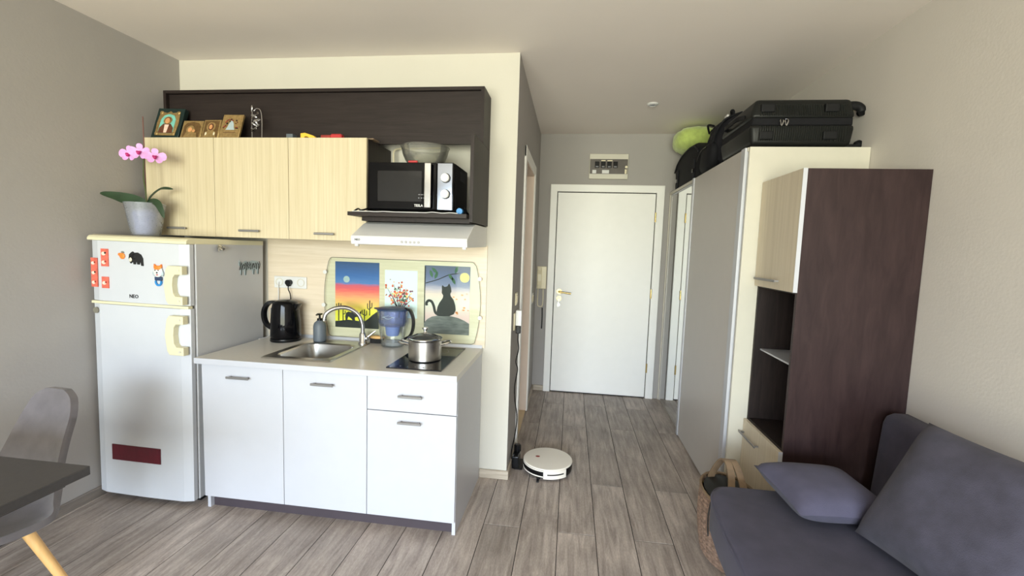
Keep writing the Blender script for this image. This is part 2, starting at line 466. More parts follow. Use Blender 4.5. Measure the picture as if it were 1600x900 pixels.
def thing(name, label, cat, loc, group=None, M=None):
    o = bpy.data.objects.new(name, None); C.objects.link(o)
    o.empty_display_size = 0.05
    m = M if M is not None else Matrix.Translation(loc)
    o.matrix_world = m
    ROOT[o.name] = m.copy()
    return tag(o, label, cat, group)
def single(name, bm, mat, label, cat, group=None, smooth=False, base=None):
    """a thing that is one mesh, origin at its base"""
    o = obj(name, bm, mat, None, smooth)
    if base is not None:
        o.data.transform(Matrix.Translation(-Vector(base))); o.location = base
        ROOT[o.name] = Matrix.Translation(base)
    return tag(o, label, cat, group)
def struct(name, bm, mat, parent=None, smooth=False):
    o = obj(name, bm, mat, parent, smooth)
    if parent is None: o['kind'] = 'structure'
    return o
def sroot(name, loc):
    o = bpy.data.objects.new(name, None); C.objects.link(o); o.location = loc; o['kind'] = 'structure'
    ROOT[o.name] = Matrix.Translation(loc)
    return o

# ================================================================== THE ROOM
fl = struct('floor', B(L-0.1, R+0.1, Y0-0.1, D+0.1, -0.06, -0.0025), 'gap_dark')
PW = 0.1935; PLN = 1.43; X1 = 0.337
k0 = math.floor((L-X1)/PW); k1 = math.ceil((R-X1)/PW)
for k in range(k0, k1):
    xa = max(L, X1+k*PW); xb = min(R, X1+(k+1)*PW)
    if xb-xa < 0.01: continue
    off = -0.475 if k % 2 == 0 else 0.04
    j0 = math.floor((Y0-off)/PLN)
    for j in range(j0, 6):
        ya = max(Y0, off+j*PLN); yb = min(D, off+(j+1)*PLN)
        if yb-ya < 0.01: continue
        cx, cy = (xa+xb)/2, (ya+yb)/2; w, l = (xb-xa)/2-0.0017, (yb-ya)/2-0.0017
        bm = NB()
        box(bm, -w, w, -l, l, -0.002, 0.0, 0.0)
        top = [e for e in bm.edges if all(v.co.z > -0.001 for v in e.verts)]
        bmesh.ops.bevel(bm, geom=top, offset=0.0012, segments=1, affect='EDGES')
        me = bpy.data.meshes.new('plank'); bm.to_mesh(me); bm.free(); me.materials.append(MATS['plank'])
        o = bpy.data.objects.new('plank', me); C.objects.link(o); o.parent = fl; o.location = (cx, cy, 0)
struct('ceiling', B(L-0.12, R+0.12, Y0-0.12, D+0.12, H, H+0.1), 'ceiling')
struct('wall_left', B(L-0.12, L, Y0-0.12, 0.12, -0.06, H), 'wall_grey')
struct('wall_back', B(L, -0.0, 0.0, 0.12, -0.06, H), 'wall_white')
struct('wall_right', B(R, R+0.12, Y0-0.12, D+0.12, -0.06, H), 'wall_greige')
# corridor wall with the bathroom doorway (opening y 0.49 .. 1.21, z to 2.08)
OY0, OY1, OZ = 0.49, 1.215, 2.085
bm = NB()
box(bm, -0.12, 0.0, 0.12, OY0, -0.06, H); box(bm, -0.12, 0.0, OY1, D, -0.06, H); box(bm, -0.12, 0.0, OY0, OY1, OZ, H)
box(bm, -0.0012, 0.0012, 0.0015, 0.12, 0.0, H)
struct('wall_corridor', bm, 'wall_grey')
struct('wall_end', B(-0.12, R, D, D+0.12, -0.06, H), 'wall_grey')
# window wall behind the camera
bm = NB()
box(bm, L, WX0, Y0-0.12, Y0, -0.06, H); box(bm, WX1, R, Y0-0.12, Y0, -0.06, H)
box(bm, WX0, WX1, Y0-0.12, Y0, WZ1, H); box(bm, WX0, WX1, Y0-0.12, Y0, -0.06, WZ0)
struct('wall_front', bm, 'wall_white')
wn = sroot('window_1', ((WX0+WX1)/2, Y0-0.06, WZ0))
bm = NB()
for (a, b_, c, d) in ((WX0, WX1, WZ0, WZ0+0.06), (WX0, WX1, WZ1-0.06, WZ1), (WX0, WX0+0.06, WZ0, WZ1), (WX1-0.06, WX1, WZ0, WZ1), (-0.75, -0.67, WZ0, WZ1), (0.3, 0.38, WZ0, WZ1)):
    box(bm, a, b_, Y0-0.09, Y0-0.03, c, d)
struct('window_frame', bm, 'white_plastic', wn)
for a, b_ in ((WX0+0.06, -0.75), (-0.67, 0.3), (0.38, WX1-0.06)):
    struct('pane', B(a, b_, Y0-0.062, Y0-0.058, WZ0+0.06, WZ1-0.06), 'window_glass', wn)
# bathroom behind the doorway
struct('floor_bathroom', B(-1.6, -0.0, OY0-0.3, OY1+0.4, -0.05, 0.012) if False else box(box(NB(), -1.6, -0.12, 0.12, D, -0.05, 0.012), -0.12, -0.001, OY0, OY1, -0.05, 0.012), 'tile_beige')
struct('wall_bathroom', box(box(NB(), -1.7, -1.6, 0.12, D+0.12, -0.05, H), -1.6, -0.12, D, D+0.12, -0.05, H), 'jamb_warm')
# doorway lining and casing
d2 = sroot('door_2', (0.0, (OY0+OY1)/2, 0))
bm = NB()
box(bm, -0.125, 0.004, OY1-0.02, OY1, 0.012, OZ); box(bm, -0.125, 0.004, OY0, OY0+0.02, 0.012, OZ); box(bm, -0.125, 0.004, OY0, OY1, OZ-0.02, OZ)
struct('door_lining', bm, 'jamb_warm', d2)
bm = NB()
box(bm, 0.0, 0.014, OY0-0.066, OY0+0.006, 0, OZ+0.07, 0.003); box(bm, 0.0, 0.014, OY1-0.006, OY1+0.066, 0, OZ+0.07, 0.003); box(bm, 0.0, 0.0142, OY0-0.066, OY1+0.066, OZ-0.006, OZ+0.07, 0.003)
struct('door_casing', bm, 'white_door', d2)
# skirting boards
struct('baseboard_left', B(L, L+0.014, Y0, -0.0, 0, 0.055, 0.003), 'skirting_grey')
struct('baseboard_back', B(-0.172, 0.014, -0.014, -0.0005, 0, 0.055, 0.003), 'skirting')
struct('baseboard_corridor', box(box(NB(), 0.0012, 0.014, 0.0, OY0-0.068, 0, 0.055, 0.003), 0.0012, 0.014, OY1+0.068, D, 0, 0.055, 0.003), 'skirting')
struct('baseboard_end', B(0.014, 0.116, D-0.014, D, 0, 0.055, 0.003), 'skirting')
struct('baseboard_right', B(R-0.014, R, Y0, -2.9, 0, 0.055, 0.003), 'skirting')

# entrance door
d1 = sroot('door_1', (0.66, D, 0))
FX0, FX1, FZ = 0.1175, 1.2085, 2.093
LX0, LX1, LZ = 0.185, 1.135, 2.022
bm = NB()
box(bm, FX0, LX0, D-0.03, D, 0, FZ, 0.004); box(bm, LX1, FX1, D-0.03, D, 0, FZ, 0.004); box(bm, FX0, FX1, D-0.0302, D, LZ, FZ, 0.004)
struct('door_frame', bm, 'white_door', d1)
struct('door_gap', B(LX0, LX1, D-0.004, D, 0.0, LZ), 'black_matte', d1)
leaf = struct('door_leaf', B(LX0+0.007, LX1-0.007, D-0.022, D-0.004, 0.012, LZ-0.008, 0.003), 'white_door', d1)
bm = NB(); disc(bm, (0.243, D-0.026, 1.033), 0.026, 'y', 0.008, 20)
tube(bm, [(0.243, D-0.028, 1.033), (0.243, D-0.07, 1.033), (0.262, D-0.076, 1.031), (0.36, D-0.074, 1.02)], 0.009, 10)
obj('door_handle', bm, 'brass', leaf, True)
bm = NB(); disc(bm, (0.243, D-0.026, 0.965), 0.024, 'y', 0.008, 20); box(bm, 0.238, 0.248, D-0.055, D-0.03, 0.958, 0.972)
obj('lock', bm, 'brass', leaf, True)
bm = NB(); box(bm, 0.2405, 0.2435, D-0.062, D-0.052, 0.905, 0.962); disc(bm, (0.243, D-0.058, 0.905), 0.014, 'y', 0.003, 12); box(bm, 0.232, 0.238, D-0.06, D-0.057, 0.88, 0.93)
obj('key', bm, 'steel', leaf, True)
for z in (1.79, 1.05, 0.31):
    bm = NB(); lathe(bm, [(0.008, -0.045), (0.008, 0.045)], LX1-0.002, D-0.034, z, 10)
    obj('hinge', bm, 'brass', d1, True)

# ================================================================== KITCHEN BASE UNITS
FY = -0.616
XS = [-1.548, -1.088, -0.634, -0.173]
def bar_handle(x0, x1, y, z, parent, axis='x'):
    bm = NB()
    if axis == 'x':
        box(bm, x0, x1, y-0.026, y-0.019, z-0.006, z+0.006, 0.002)
        for x in (x0+0.012, x1-0.02): box(bm, x, x+0.008, y-0.021, y, z-0.004, z+0.004)
    else:
        box(bm, y-0.026, y-0.019, x0, x1, z-0.006, z+0.006, 0.002)
        for x in (x0+0.012, x1-0.02): box(bm, y-0.021, y, x, x+0.008, z-0.004, z+0.004)
    return obj('handle', bm, 'handle_steel', parent)
ZD0, ZD1 = 0.073, 0.797
def base_unit(i, label):
    xa, xb = XS[i], XS[i+1]
    t = thing('base_cabinet', label, 'cabinet', ((xa+xb)/2, -0.3, 0), 'white base units under the worktop')
    bm = NB()
    lz = 0.0 if i == 0 else 0.075; rz = 0.0 if i == 2 else 0.075
    box(bm, xa+0.0005, xa+0.018, FY+0.019, -0.012, lz, 0.690 if i == 1 else 0.799); box(bm, xb-0.018, xb-0.0005, FY+0.019, -0.012, rz, 0.690 if i == 0 else 0.799)
    box(bm, xa+0.018, xb-0.018, FY+0.019, -0.012, 0.075, 0.093); box(bm, xa+0.018, xb-0.018, -0.02, -0.012, 0.093, 0.78)
    if i == 2: box(bm, xa+0.018, xb-0.018, FY+0.019, -0.012, 0.78, 0.799)
    obj('body', bm, 'white_laminate', t)
    return t
g = 0.0016
t = base_unit(0, 'white base cabinet with one door, nearest the fridge')
d = obj('door', B(XS[0]+g, XS[1]-g, FY, FY+0.018, ZD0, ZD1, 0.001), 'white_laminate', t); bar_handle(-1.391, -1.263, FY, 0.738, d)
t = base_unit(1, 'white base cabinet with one door, under the sink')
d = obj('door', B(XS[1]+g, XS[2]-g, FY, FY+0.018, ZD0, ZD1, 0.001), 'white_laminate', t); bar_handle(-0.925, -0.803, FY, 0.736, d)
t = base_unit(2, 'white base cabinet with a drawer above its door, under the hob')
d = obj('drawer', B(XS[2]+g, XS[3]-g, FY, FY+0.018, 0.626, ZD1, 0.001), 'white_laminate', t); bar_handle(-0.467, -0.343, FY, 0.708, d)
d = obj('door', B(XS[2]+g, XS[3]-g, FY, FY+0.018, ZD0, 0.622, 0.001), 'white_laminate', t); bar_handle(-0.468, -0.347, FY, 0.575, d)
single('plinth', B(XS[0]+0.02, XS[3]-0.02, -0.575, -0.557, 0, 0.072), 'plinth', 'dark brown plinth board along the floor under the white base units', 'plinth', base=(-0.86, -0.566, 0))
# worktop with sink cut-out
SX0, SX1, SY0, SY1 = -1.262, -0.868, -0.556, -0.07
bm = NB(); z0, z1 = 0.8005, 0.83
hx0, hx1, hy0, hy1 = SX0+0.012, SX1-0.012, SY0+0.012, SY1-0.012
box(bm, -1.570, hx0, -0.636, -0.002, z0, z1); box(bm, hx1, -0.172, -0.636, -0.002, z0, z1)
box(bm, hx0, hx1, -0.636, hy0, z0, z1); box(bm, hx0, hx1, hy1, -0.002, z0, z1)
bmesh.ops.remove_doubles(bm, verts=bm.verts, dist=1e-5)
wt = thing('worktop', 'pale stone-look worktop running over the white base units', 'worktop', (-0.87, -0.32, z0))
obj('slab', bm, 'worktop', wt)
obj('front_edge', B(-1.5705, -0.1715, -0.6385, -0.636, z0, z1, 0.001), 'white_laminate', wt)
obj('back_strip', prism(NB(), [(-0.022, 0.8302), (-0.0105, 0.8302), (-0.0105, 0.848), (-0.014, 0.848)], 'x', -1.565, -0.173), 'alu', wt)

# sink
t = thing('sink', 'stainless steel sink set in the pale worktop', 'sink', (-1.065, -0.31, 0.70))
bx0, bx1, by0, by1 = -1.215, -0.918, -0.49, -0.155
def rrect(x0, x1, y0, y1, r, n=5):
    pts = []
    for cx, cy, a0 in ((x1-r, y1-r, 0), (x0+r, y1-r, PI/2), (x0+r, y0+r, PI), (x1-r, y0+r, 1.5*PI)):
        for i in range(n+1):
            a = a0+PI/2*i/n; pts.append((cx+r*math.cos(a), cy+r*math.sin(a)))
    return pts
bm = NB()
layers = [(rrect(SX0, SX1, SY0, SY1, 0.015), 0.8302), (rrect(SX0+0.006, SX1-0.006, SY0+0.006, SY1-0.006, 0.015), 0.836), (rrect(SX0+0.016, SX1-0.016, SY0+0.016, SY1-0.016, 0.015), 0.833),
          (rrect(bx0-0.01, bx1+0.01, by0-0.01, by1+0.01, 0.06), 0.833), (rrect(bx0, bx1, by0, by1, 0.055), 0.826), (rrect(bx0+0.012, bx1-0.012, by0+0.012, by1-0.012, 0.05), 0.72), (rrect(bx0+0.035, bx1-0.035, by0+0.035, by1-0.035, 0.04), 0.70)]
rr = [[bm.verts.new((x, y, z)) for x, y in pts] for pts, z in layers]
for a, b_ in zip(rr, rr[1:]):
    n = len(a)
    for i in range(n): bm.faces.new((a[i], a[(i+1) % n], b_[(i+1) % n], b_[i]))
bm.faces.new(rr[-1])
obj('basin', bm, 'steel', t, True, 30)
obj('drain', lathe(NB(), [(0.04, 0.0005), (0.036, 0.004), (0.02, 0.002), (0.0, 0.002)], -1.066, -0.32, 0.70, 24), 'chrome', t, True)
# tap
t = thing('tap', 'curved chrome swan-neck tap at the back of the sink', 'tap', (-0.903, -0.108, 0.833))
bm = NB(); lathe(bm, [(0.026, 0), (0.026, 0.006), (0.021, 0.012), (0.021, 0.06), (0.015, 0.07)], -0.903, -0.108, 0.8335, 20)
obj('base', bm, 'chrome', t, True)
bm = NB(); tube(bm, [(-0.903, -0.108, 0.89), (-0.905, -0.110, 0.955), (-0.930, -0.122, 1.02), (-0.985, -0.15, 1.058), (-1.045, -0.185, 1.055), (-1.085, -0.208, 1.025), (-1.094, -0.213, 0.985)], 0.0125, 14)
obj('spout', bm, 'chrome', t, True)
bm = NB(); tube(bm, [(-0.885, -0.105, 0.87), (-0.865, -0.10, 0.885), (-0.83, -0.09, 0.915)], lambda q: 0.010-0.004*q, 10); blob(bm, (-0.882, -0.104, 0.868), (0.017, 0.017, 0.017))
obj('lever', bm, 'chrome', t, True)
# soap dispenser
t = thing('soap_dispenser', 'dark grey soap pump bottle at the back left of the sink', 'soap dispenser', (-1.187, -0.105, 0.834))
obj('bottle', lathe(NB(), [(0.034, 0.0), (0.038, 0.004), (0.038, 0.095), (0.033, 0.115), (0.018, 0.128), (0.015, 0.132)], -1.187, -0.105, 0.8335, 24), 'grey_soap', t, True)
bm = lathe(NB(), [(0.016, 0.130), (0.016, 0.143), (0.006, 0.146), (0.006, 0.166)], -1.187, -0.105, 0.8335, 16)
prism(bm, [(-1.199, -0.120), (-1.176, -0.120), (-1.176, -0.092), (-1.199, -0.092)], 'z', 0.998, 1.008); box(bm, -1.192, -1.183, -0.142, -0.118, 0.999, 1.006)
obj('pump', bm, 'black_plastic', t, True)
# dish brush leaning behind the tap
t = thing('dish_brush', 'small wooden scrubbing brush behind the tap', 'brush', (-0.84, -0.06, 0.83))
obj('back', blob(NB(), (-0.835, -0.056, 0.868), (0.055, 0.018, 0.011), 16, 8), 'beech', t, True)
bm = NB()
for i in range(9):
    for j in range(3): tube(bm, [(-0.875+i*0.01, -0.065+j*0.009, 0.8305), (-0.873+i*0.0097, -0.064+j*0.008, 0.862)], 0.0028, 5, False)
obj('bristles', bm, 'ink', t)['kind'] = 'stuff'
# hob
t = thing('hob', 'black glass two-zone hob set in the worktop', 'hob', (-0.41, -0.32, 0.83))
obj('glass', B(-0.553, -0.266, -0.58, -0.065, 0.8302, 0.836, 0.0015), 'hob_glass', t)
for y, r in ((-0.40, 0.085), (-0.19, 0.072)):
    bm = NB()
    a = [bm.verts.new((-0.41+r*math.cos(2*PI*i/40), y+r*math.sin(2*PI*i/40), 0.8362)) for i in range(40)]
    b_ = [bm.verts.new((-0.41+(r-0.0015)*math.cos(2*PI*i/40), y+(r-0.0015)*math.sin(2*PI*i/40), 0.8362)) for i in range(40)]
    for i in range(40): bm.faces.new((a[i], a[(i+1) % 40], b_[(i+1) % 40], b_[i]))
    obj('zone_ring', bm, 'grey_ink', t)
for i in range(5): obj('touch_key', disc(NB(), (-0.49+i*0.04, -0.545, 0.8363), 0.005, 'z', 0.0004, 12), 'grey_ink', t)
# cooking pot
PX, PY, PZ = -0.418, -0.375, 0.8365
t = thing('cooking_pot', 'stainless steel cooking pot with a glass lid on the hob', 'pot', (PX, PY, PZ))
obj('body', lathe(NB(), [(0.0, 0.0), (0.083, 0.0), (0.088, 0.005), (0.0885, 0.105), (0.093, 0.110), (0.090, 0.112), (0.085, 0.107), (0.084, 0.012), (0.0, 0.010)], PX, PY, PZ, 40), 'steel', t, True)
lid = obj('lid', lathe(NB(), [(0.0885, 0.113), (0.075, 0.124), (0.05, 0.135), (0.02, 0.141), (0.0, 0.142)], PX, PY, PZ, 40), 'lid_glass', t, True)
bm = NB(); lathe(bm, [(0.0855, 0.1125), (0.0925, 0.1125), (0.0925, 0.117), (0.0855, 0.119), (0.0855, 0.1125)], PX, PY, PZ, 40, cap=False)
obj('lid_rim', bm, 'chrome', lid, True)
bm = NB(); lathe(bm, [(0.014, 0.141), (0.009, 0.146), (0.008, 0.156), (0.017, 0.165), (0.016, 0.173), (0.0, 0.175)], PX, PY, PZ, 20)
obj('knob', bm, 'chrome', lid, True)
for s, a in ((1, 0.25), (-1, 0.25)):
    ca, sa = math.cos(a)*s, math.sin(a)*s
    def pt(r, q, z): return (PX+ca*r-sa*q, PY+sa*r+ca*q, PZ+z)
    bm = tube(NB(), [pt(0.086, -0.033, 0.085), pt(0.115, -0.033, 0.092), pt(0.135, -0.02, 0.097), pt(0.135, 0.02, 0.097), pt(0.115, 0.033, 0.092), pt(0.086, 0.033, 0.085)], 0.0048, 8)
    obj('handle', bm, 'chrome', t, True)
# kettle
KX, KY, KZ = -1.402, -0.125, 0.8305
t = thing('kettle', 'black electric kettle standing on the left end of the worktop', 'kettle', (KX, KY, KZ))
obj('base', lathe(NB(), [(0.088, 0), (0.09, 0.004), (0.088, 0.018), (0.08, 0.022)], KX, KY, KZ, 36), 'black_plastic', t, True)
bm = lathe(NB(), [(0.086, 0.023), (0.0885, 0.03), (0.086, 0.12), (0.079, 0.20), (0.073, 0.232)], KX, KY, KZ, 36)
# spout on the right
prism(bm, [(KX+0.05, 0.175+KZ), (KX+0.075, 0.185+KZ), (KX+0.100, 0.236+KZ), (KX+0.05, 0.234+KZ)], 'y', KY-0.02, KY+0.02, 0.004)
obj('body', bm, 'black_gloss', t, True)
lid = obj('lid', lathe(NB(), [(0.073, 0.233), (0.068, 0.242), (0.045, 0.252), (0.0, 0.256)], KX, KY, KZ, 36), 'black_plastic', t, True)
bm = NB(); strap(bm, [(KX-0.055, KY-0.005, KZ+0.238), (KX-0.095, KY-0.012, KZ+0.236), (KX-0.125, KY-0.018, KZ+0.20), (KX-0.132, KY-0.02, KZ+0.15), (KX-0.118, KY-0.016, KZ+0.10), (KX-0.082, KY-0.01, KZ+0.072)], (0.1, 1, 0), 0.03, 0.018)
obj('handle', bm, 'black_plastic', t, True)
obj('water_gauge', B(KX-0.096, KX-0.083, KY-0.012, KY+0.008, KZ+0.09, KZ+0.20, 0.003), 'milky', t)
# filter jug
JX, JY, JZ = -0.712, -0.108, 0.8305
t = thing('filter_jug', 'clear water filter jug with a blue funnel between sink and hob', 'jug', (JX, JY, JZ))
obj('body', lathe(NB(), [(0.062, 0.002), (0.068, 0.006), (0.076, 0.06), (0.086, 0.14), (0.095, 0.222), (0.093, 0.222), (0.084, 0.14), (0.074, 0.06), (0.066, 0.01), (0.0, 0.008)], JX, JY, JZ, 36, sy=0.78), 'glass_clear', t, True)
fu = obj('funnel', lathe(NB(), [(0.090, 0.220), (0.086, 0.15), (0.078, 0.128), (0.046, 0.122), (0.044, 0.12)], JX, JY, JZ, 36, sy=0.78, cap=False), 'blue_clear', t, True)
obj('cartridge', lathe(NB(), [(0.0, 0.065), (0.034, 0.066), (0.040, 0.075), (0.045, 0.124), (0.0, 0.126)], JX, JY, JZ, 28, sy=0.85), 'blue_light', fu, True)
obj('water', lathe(NB(), [(0.0, 0.009), (0.064, 0.011), (0.068, 0.03), (0.0, 0.031)], JX, JY, JZ, 28, sy=0.75), 'milky', t, True)
bm = lathe(NB(), [(0.096, 0.222), (0.097, 0.230), (0.080, 0.238), (0.0, 0.243)], JX, JY, JZ, 36, sy=0.80)
prism(bm, [(JX-0.118, JY-0.002), (JX-0.088, JY-0.03), (JX-0.088, JY+0.03)], 'z', JZ+0.225, JZ+0.233)
obj('lid', bm, 'blue_dark', t, True)
bm = strap(NB(), [(JX+0.078, JY, JZ+0.234), (JX+0.112, JY-0.01, JZ+0.228), (JX+0.134, JY-0.014, JZ+0.18), (JX+0.134, JY-0.014, JZ+0.12), (JX+0.116, JY-0.01, JZ+0.075), (JX+0.078, JY, JZ+0.052)], (0, 1, 0), 0.024, 0.014)
obj('handle', bm, 'black_plastic', t, True)
bm = NB()
for a in range(-3, 4): tube(bm, [(JX+a*0.011-0.003, JY-0.0745+abs(a)*0.0016, JZ+0.195-abs(a)*0.0035), (JX+a*0.011+0.004, JY-0.0745+abs(a)*0.0016, JZ+0.200-abs(a)*0.004)], 0.0015, 5, False)
tube(bm, [(JX-0.033, JY-0.068, JZ+0.19), (JX, JY-0.074, JZ+0.178), (JX+0.033, JY-0.068, JZ+0.19)], 0.0013, 5)
obj('emblem', bm, 'paint_grey', t)

# ================================================================== BACKSPLASH
single('backsplash', B(-1.60, -0.158, -0.010, -0.0005, 0.8305, 1.46), 'splash_wood', 'pale wood-grain backsplash board behind the sink and hob', 'backsplash', base=(-0.88, -0.005, 0.8305))
SYF = -0.0102
def sheet(name, x0, x1, z0, z1, mat, label, dep=0.002):
    t = thing(name, label, 'painting', ((x0+x1)/2, SYF, z0), 'hand-made paintings behind the glass panel')
    obj('sheet', B(x0, x1, SYF-dep, SYF, z0, z1), mat, t)
    return t
def shape(t, name, pts, box4, mat, lay=1, smooth=False):
    x0, x1, z0, z1 = box4
    q = [(x0+u*(x1-x0), z0+v*(z1-z0)) for u, v in pts]
    y = SYF-0.002-0.0006*lay
    return obj(name, prism(NB(), q, 'y', y-0.0005, y), mat, t)
# sunset over a desert
b4 = (-1.135, -0.842, 0.911, 1.331)
t = sheet('desert_painting', *b4, 'sunset', 'painting of a sunset desert with cacti, above the tap')
hill = [(0, 0), (1, 0), (1, 0.27), (0.95, 0.26), (0.85, 0.21), (0.76, 0.15), (0.68, 0.11), (0.5, 0.11), (0.3, 0.12), (0.12, 0.10), (0, 0.09)]
shape(t, 'hills', hill, b4, 'ink')
def cactus(x, z, h, w, arms):
    bm = NB()
    x0, x1, z0, z1 = b4
    def q(u, v): return (x0+u*(x1-x0), SYF-0.0035, z0+v*(z1-z0))
    tube(bm, [q(x, z), q(x, z+h)], w, 6, False)
    for s, a, b_ in arms: tube(bm, [q(x, z+h*a), q(x+s*0.045, z+h*a+0.01), q(x+s*0.05, z+h*b_)], w*0.8, 6)
    for v in bm.verts: v.co.y = SYF-0.0028+(v.co.y-SYF+0.0035)*0.15
    obj('cactus', bm, 'ink', t)
cactus(0.08, 0.1, 0.27, 0.004, [(1, 0.7, 0.98), (-1, 0.75, 0.95)])
cactus(0.18, 0.1, 0.17, 0.0035, [(1, 0.6, 0.9)])
cactus(0.67, 0.11, 0.18, 0.0036, [(1, 0.5, 0.9), (-1, 0.55, 0.95)])
cactus(0.79, 0.2, 0.23, 0.0036, [(1, 0.5, 0.85), (-1, 0.42, 0.8)])
shape(t, 'camel', [(0.24, 0.10), (0.27, 0.10), (0.30, 0.17), (0.36, 0.145), (0.42, 0.10), (0.46, 0.10), (0.45, 0.16), (0.56, 0.18), (0.60, 0.22), (0.60, 0.27), (0.57, 0.25), (0.55, 0.22), (0.53, 0.255), (0.50, 0.27), (0.47, 0.245), (0.44, 0.275), (0.40, 0.27), (0.37, 0.235), (0.31, 0.245), (0.25, 0.225), (0.23, 0.17)], b4, 'ink', 2)
bm = disc(NB(), (b4[0]+0.26*0.293, SYF-0.003, b4[2]+0.735*0.42), 0.021, 'y', 0.0006, 24)
obj('moon', bm, 'paint_grey', t)
# blossom tree
b4 = (-0.805, -0.593, 0.992, 1.29)
t = sheet('tree_painting', *b4, 'paper', 'small painting of a blossoming tree, above the filter jug')
bm = NB(); rnd = random.Random(3)
def q(u, v): return (b4[0]+u*(b4[1]-b4[0]), SYF-0.0035, b4[2]+v*(b4[3]-b4[2]))
tips = []
tube(bm, [q(0.45, 0.0), q(0.46, 0.08), q(0.47, 0.16)], lambda s: 0.007-0.003*s, 6)
for a, ln in ((-0.42, 0.62), (-0.2, 0.72), (0.02, 0.74), (0.2, 0.62), (0.36, 0.5), (-0.36, 0.4), (0.4, 0.34)):
    e = (0.47+a*0.95, 0.14+ln*0.78); m_ = (0.47+a*0.40, 0.14+ln*0.36)
    tube(bm, [q(0.465, 0.12), q(*m_), q(*e)], lambda s: 0.004*(1-s)+0.0008, 5); tips += [m_, e]
    for s in (-1, 1):
        e2 = (m_[0]+s*0.09, m_[1]+0.16); tube(bm, [q(*m_), q(*e2)], 0.0012, 5, False); tips.append(e2)
for v in bm.verts: v.co.y = SYF-0.0028+(v.co.y-SYF+0.0035)*0.12
obj('branches', bm, 'ink', t)
for mt, cnt in (('paint_red', 46), ('paint_orange', 26), ('paint_leaf', 14), ('paint_purple', 18), ('paint_yellow', 10)):
    bm = NB()
    for i in range(cnt):
        a = rnd.choice(tips); u = a[0]+rnd.gauss(0, 0.07); v = a[1]+rnd.gauss(0, 0.06)
        u = min(0.96, max(0.04, u)); v = min(0.96, max(0.12, v))
        p = q(u, v); disc(bm, (p[0], SYF-0.0034-0.0001*rnd.random(), p[2]), rnd.uniform(0.003, 0.0075), 'y', 0.0005, 7)
    obj('blossoms', bm, mt, t)['kind'] = 'stuff'
# cat on a hill at dusk
b4 = (-0.548, -0.259, 0.905, 1.328)
t = sheet('cat_painting', *b4, 'dusk', 'painting of a black cat sitting on a grey hill, above the hob')
shape(t, 'hill', [(0, 0), (1, 0), (1, 0.17), (0.9, 0.21), (0.75, 0.25), (0.55, 0.275), (0.35, 0.275), (0.18, 0.25), (0.08, 0.21), (0, 0.15)], b4, 'paint_hill')
cat = [(0.30, 0.27), (0.42, 0.262), (0.56, 0.268), (0.66, 0.30), (0.70, 0.36), (0.69, 0.43), (0.65, 0.51), (0.585, 0.565), (0.575, 0.60), (0.60, 0.63), (0.59, 0.68), (0.575, 0.71), (0.545, 0.75), (0.505, 0.705), (0.445, 0.695), (0.40, 0.72), (0.385, 0.70), (0.39, 0.65), (0.385, 0.605), (0.42, 0.57), (0.41, 0.53), (0.34, 0.46), (0.30, 0.40), (0.28, 0.33)]
shape(t, 'cat', cat, b4, 'ink', 2)
def q(u, v): return (b4[0]+u*(b4[1]-b4[0]), SYF-0.0042, b4[2]+v*(b4[3]-b4[2]))
bm = tube(NB(), [q(0.42, 0.285), q(0.32, 0.285), q(0.25, 0.32), (q(0.22, 0.40)), q(0.17, 0.47), q(0.10, 0.485), q(0.055, 0.45), q(0.06, 0.41)], 0.0085, 7)
for v in bm.verts: v.co.y = SYF-0.0036+(v.co.y-SYF+0.0042)*0.1
obj('tail', bm, 'ink', t)
shape(t, 'trunk', [(0.0, 0.15), (0.025, 0.16), (0.02, 0.6), (0.03, 0.985), (0.0, 0.985)], b4, 'ink', 2)
bm = tube(NB(), [q(0.03, 0.74), q(0.3, 0.80), q(0.55, 0.875), q(0.78, 0.90)], 0.0028, 6)
for v in bm.verts: v.co.y = SYF-0.0036+(v.co.y-SYF+0.0042)*0.1
obj('branch', bm, 'ink', t)
bm = NB()
for u, v, a in ((0.15, 0.88, 1.9), (0.26, 0.86, 1.2), (0.64, 0.79, -1.1), (0.58, 0.84, -0.9), (0.70, 0.95, 1.2), (0.22, 0.93, 2.4)):
    c = q(u, v)
    pts = [(c[0]+math.cos(a)*l_*0.026-math.sin(a)*w_*0.012, c[2]+math.sin(a)*l_*0.026+math.cos(a)*w_*0.012) for l_, w_ in ((-1, 0), (-0.3, 0.8), (0.4, 0.7), (1, 0), (0.4, -0.7), (-0.3, -0.8))]
    prism(bm, pts, 'y', SYF-0.0042, SYF-0.0037)
obj('leaves', bm, 'paint_leaf', t)
bm = disc(NB(), q(0.88, 0.84)[:1]+(SYF-0.003,)+q(0.88, 0.84)[2:], 0.03, 'y', 0.0006, 24)
obj('moon', bm, 'paint_yellow', t)
bm = NB()
for i in range(22):
    p = q(rnd.uniform(0.5, 0.97), rnd.uniform(0.3, 0.62)); disc(bm, (p[0], SYF-0.0029, p[2]), rnd.uniform(0.003, 0.006), 'y', 0.0004, 7, sx=1.6)
obj('petals', bm, 'paint_orange', t)['kind'] = 'stuff'
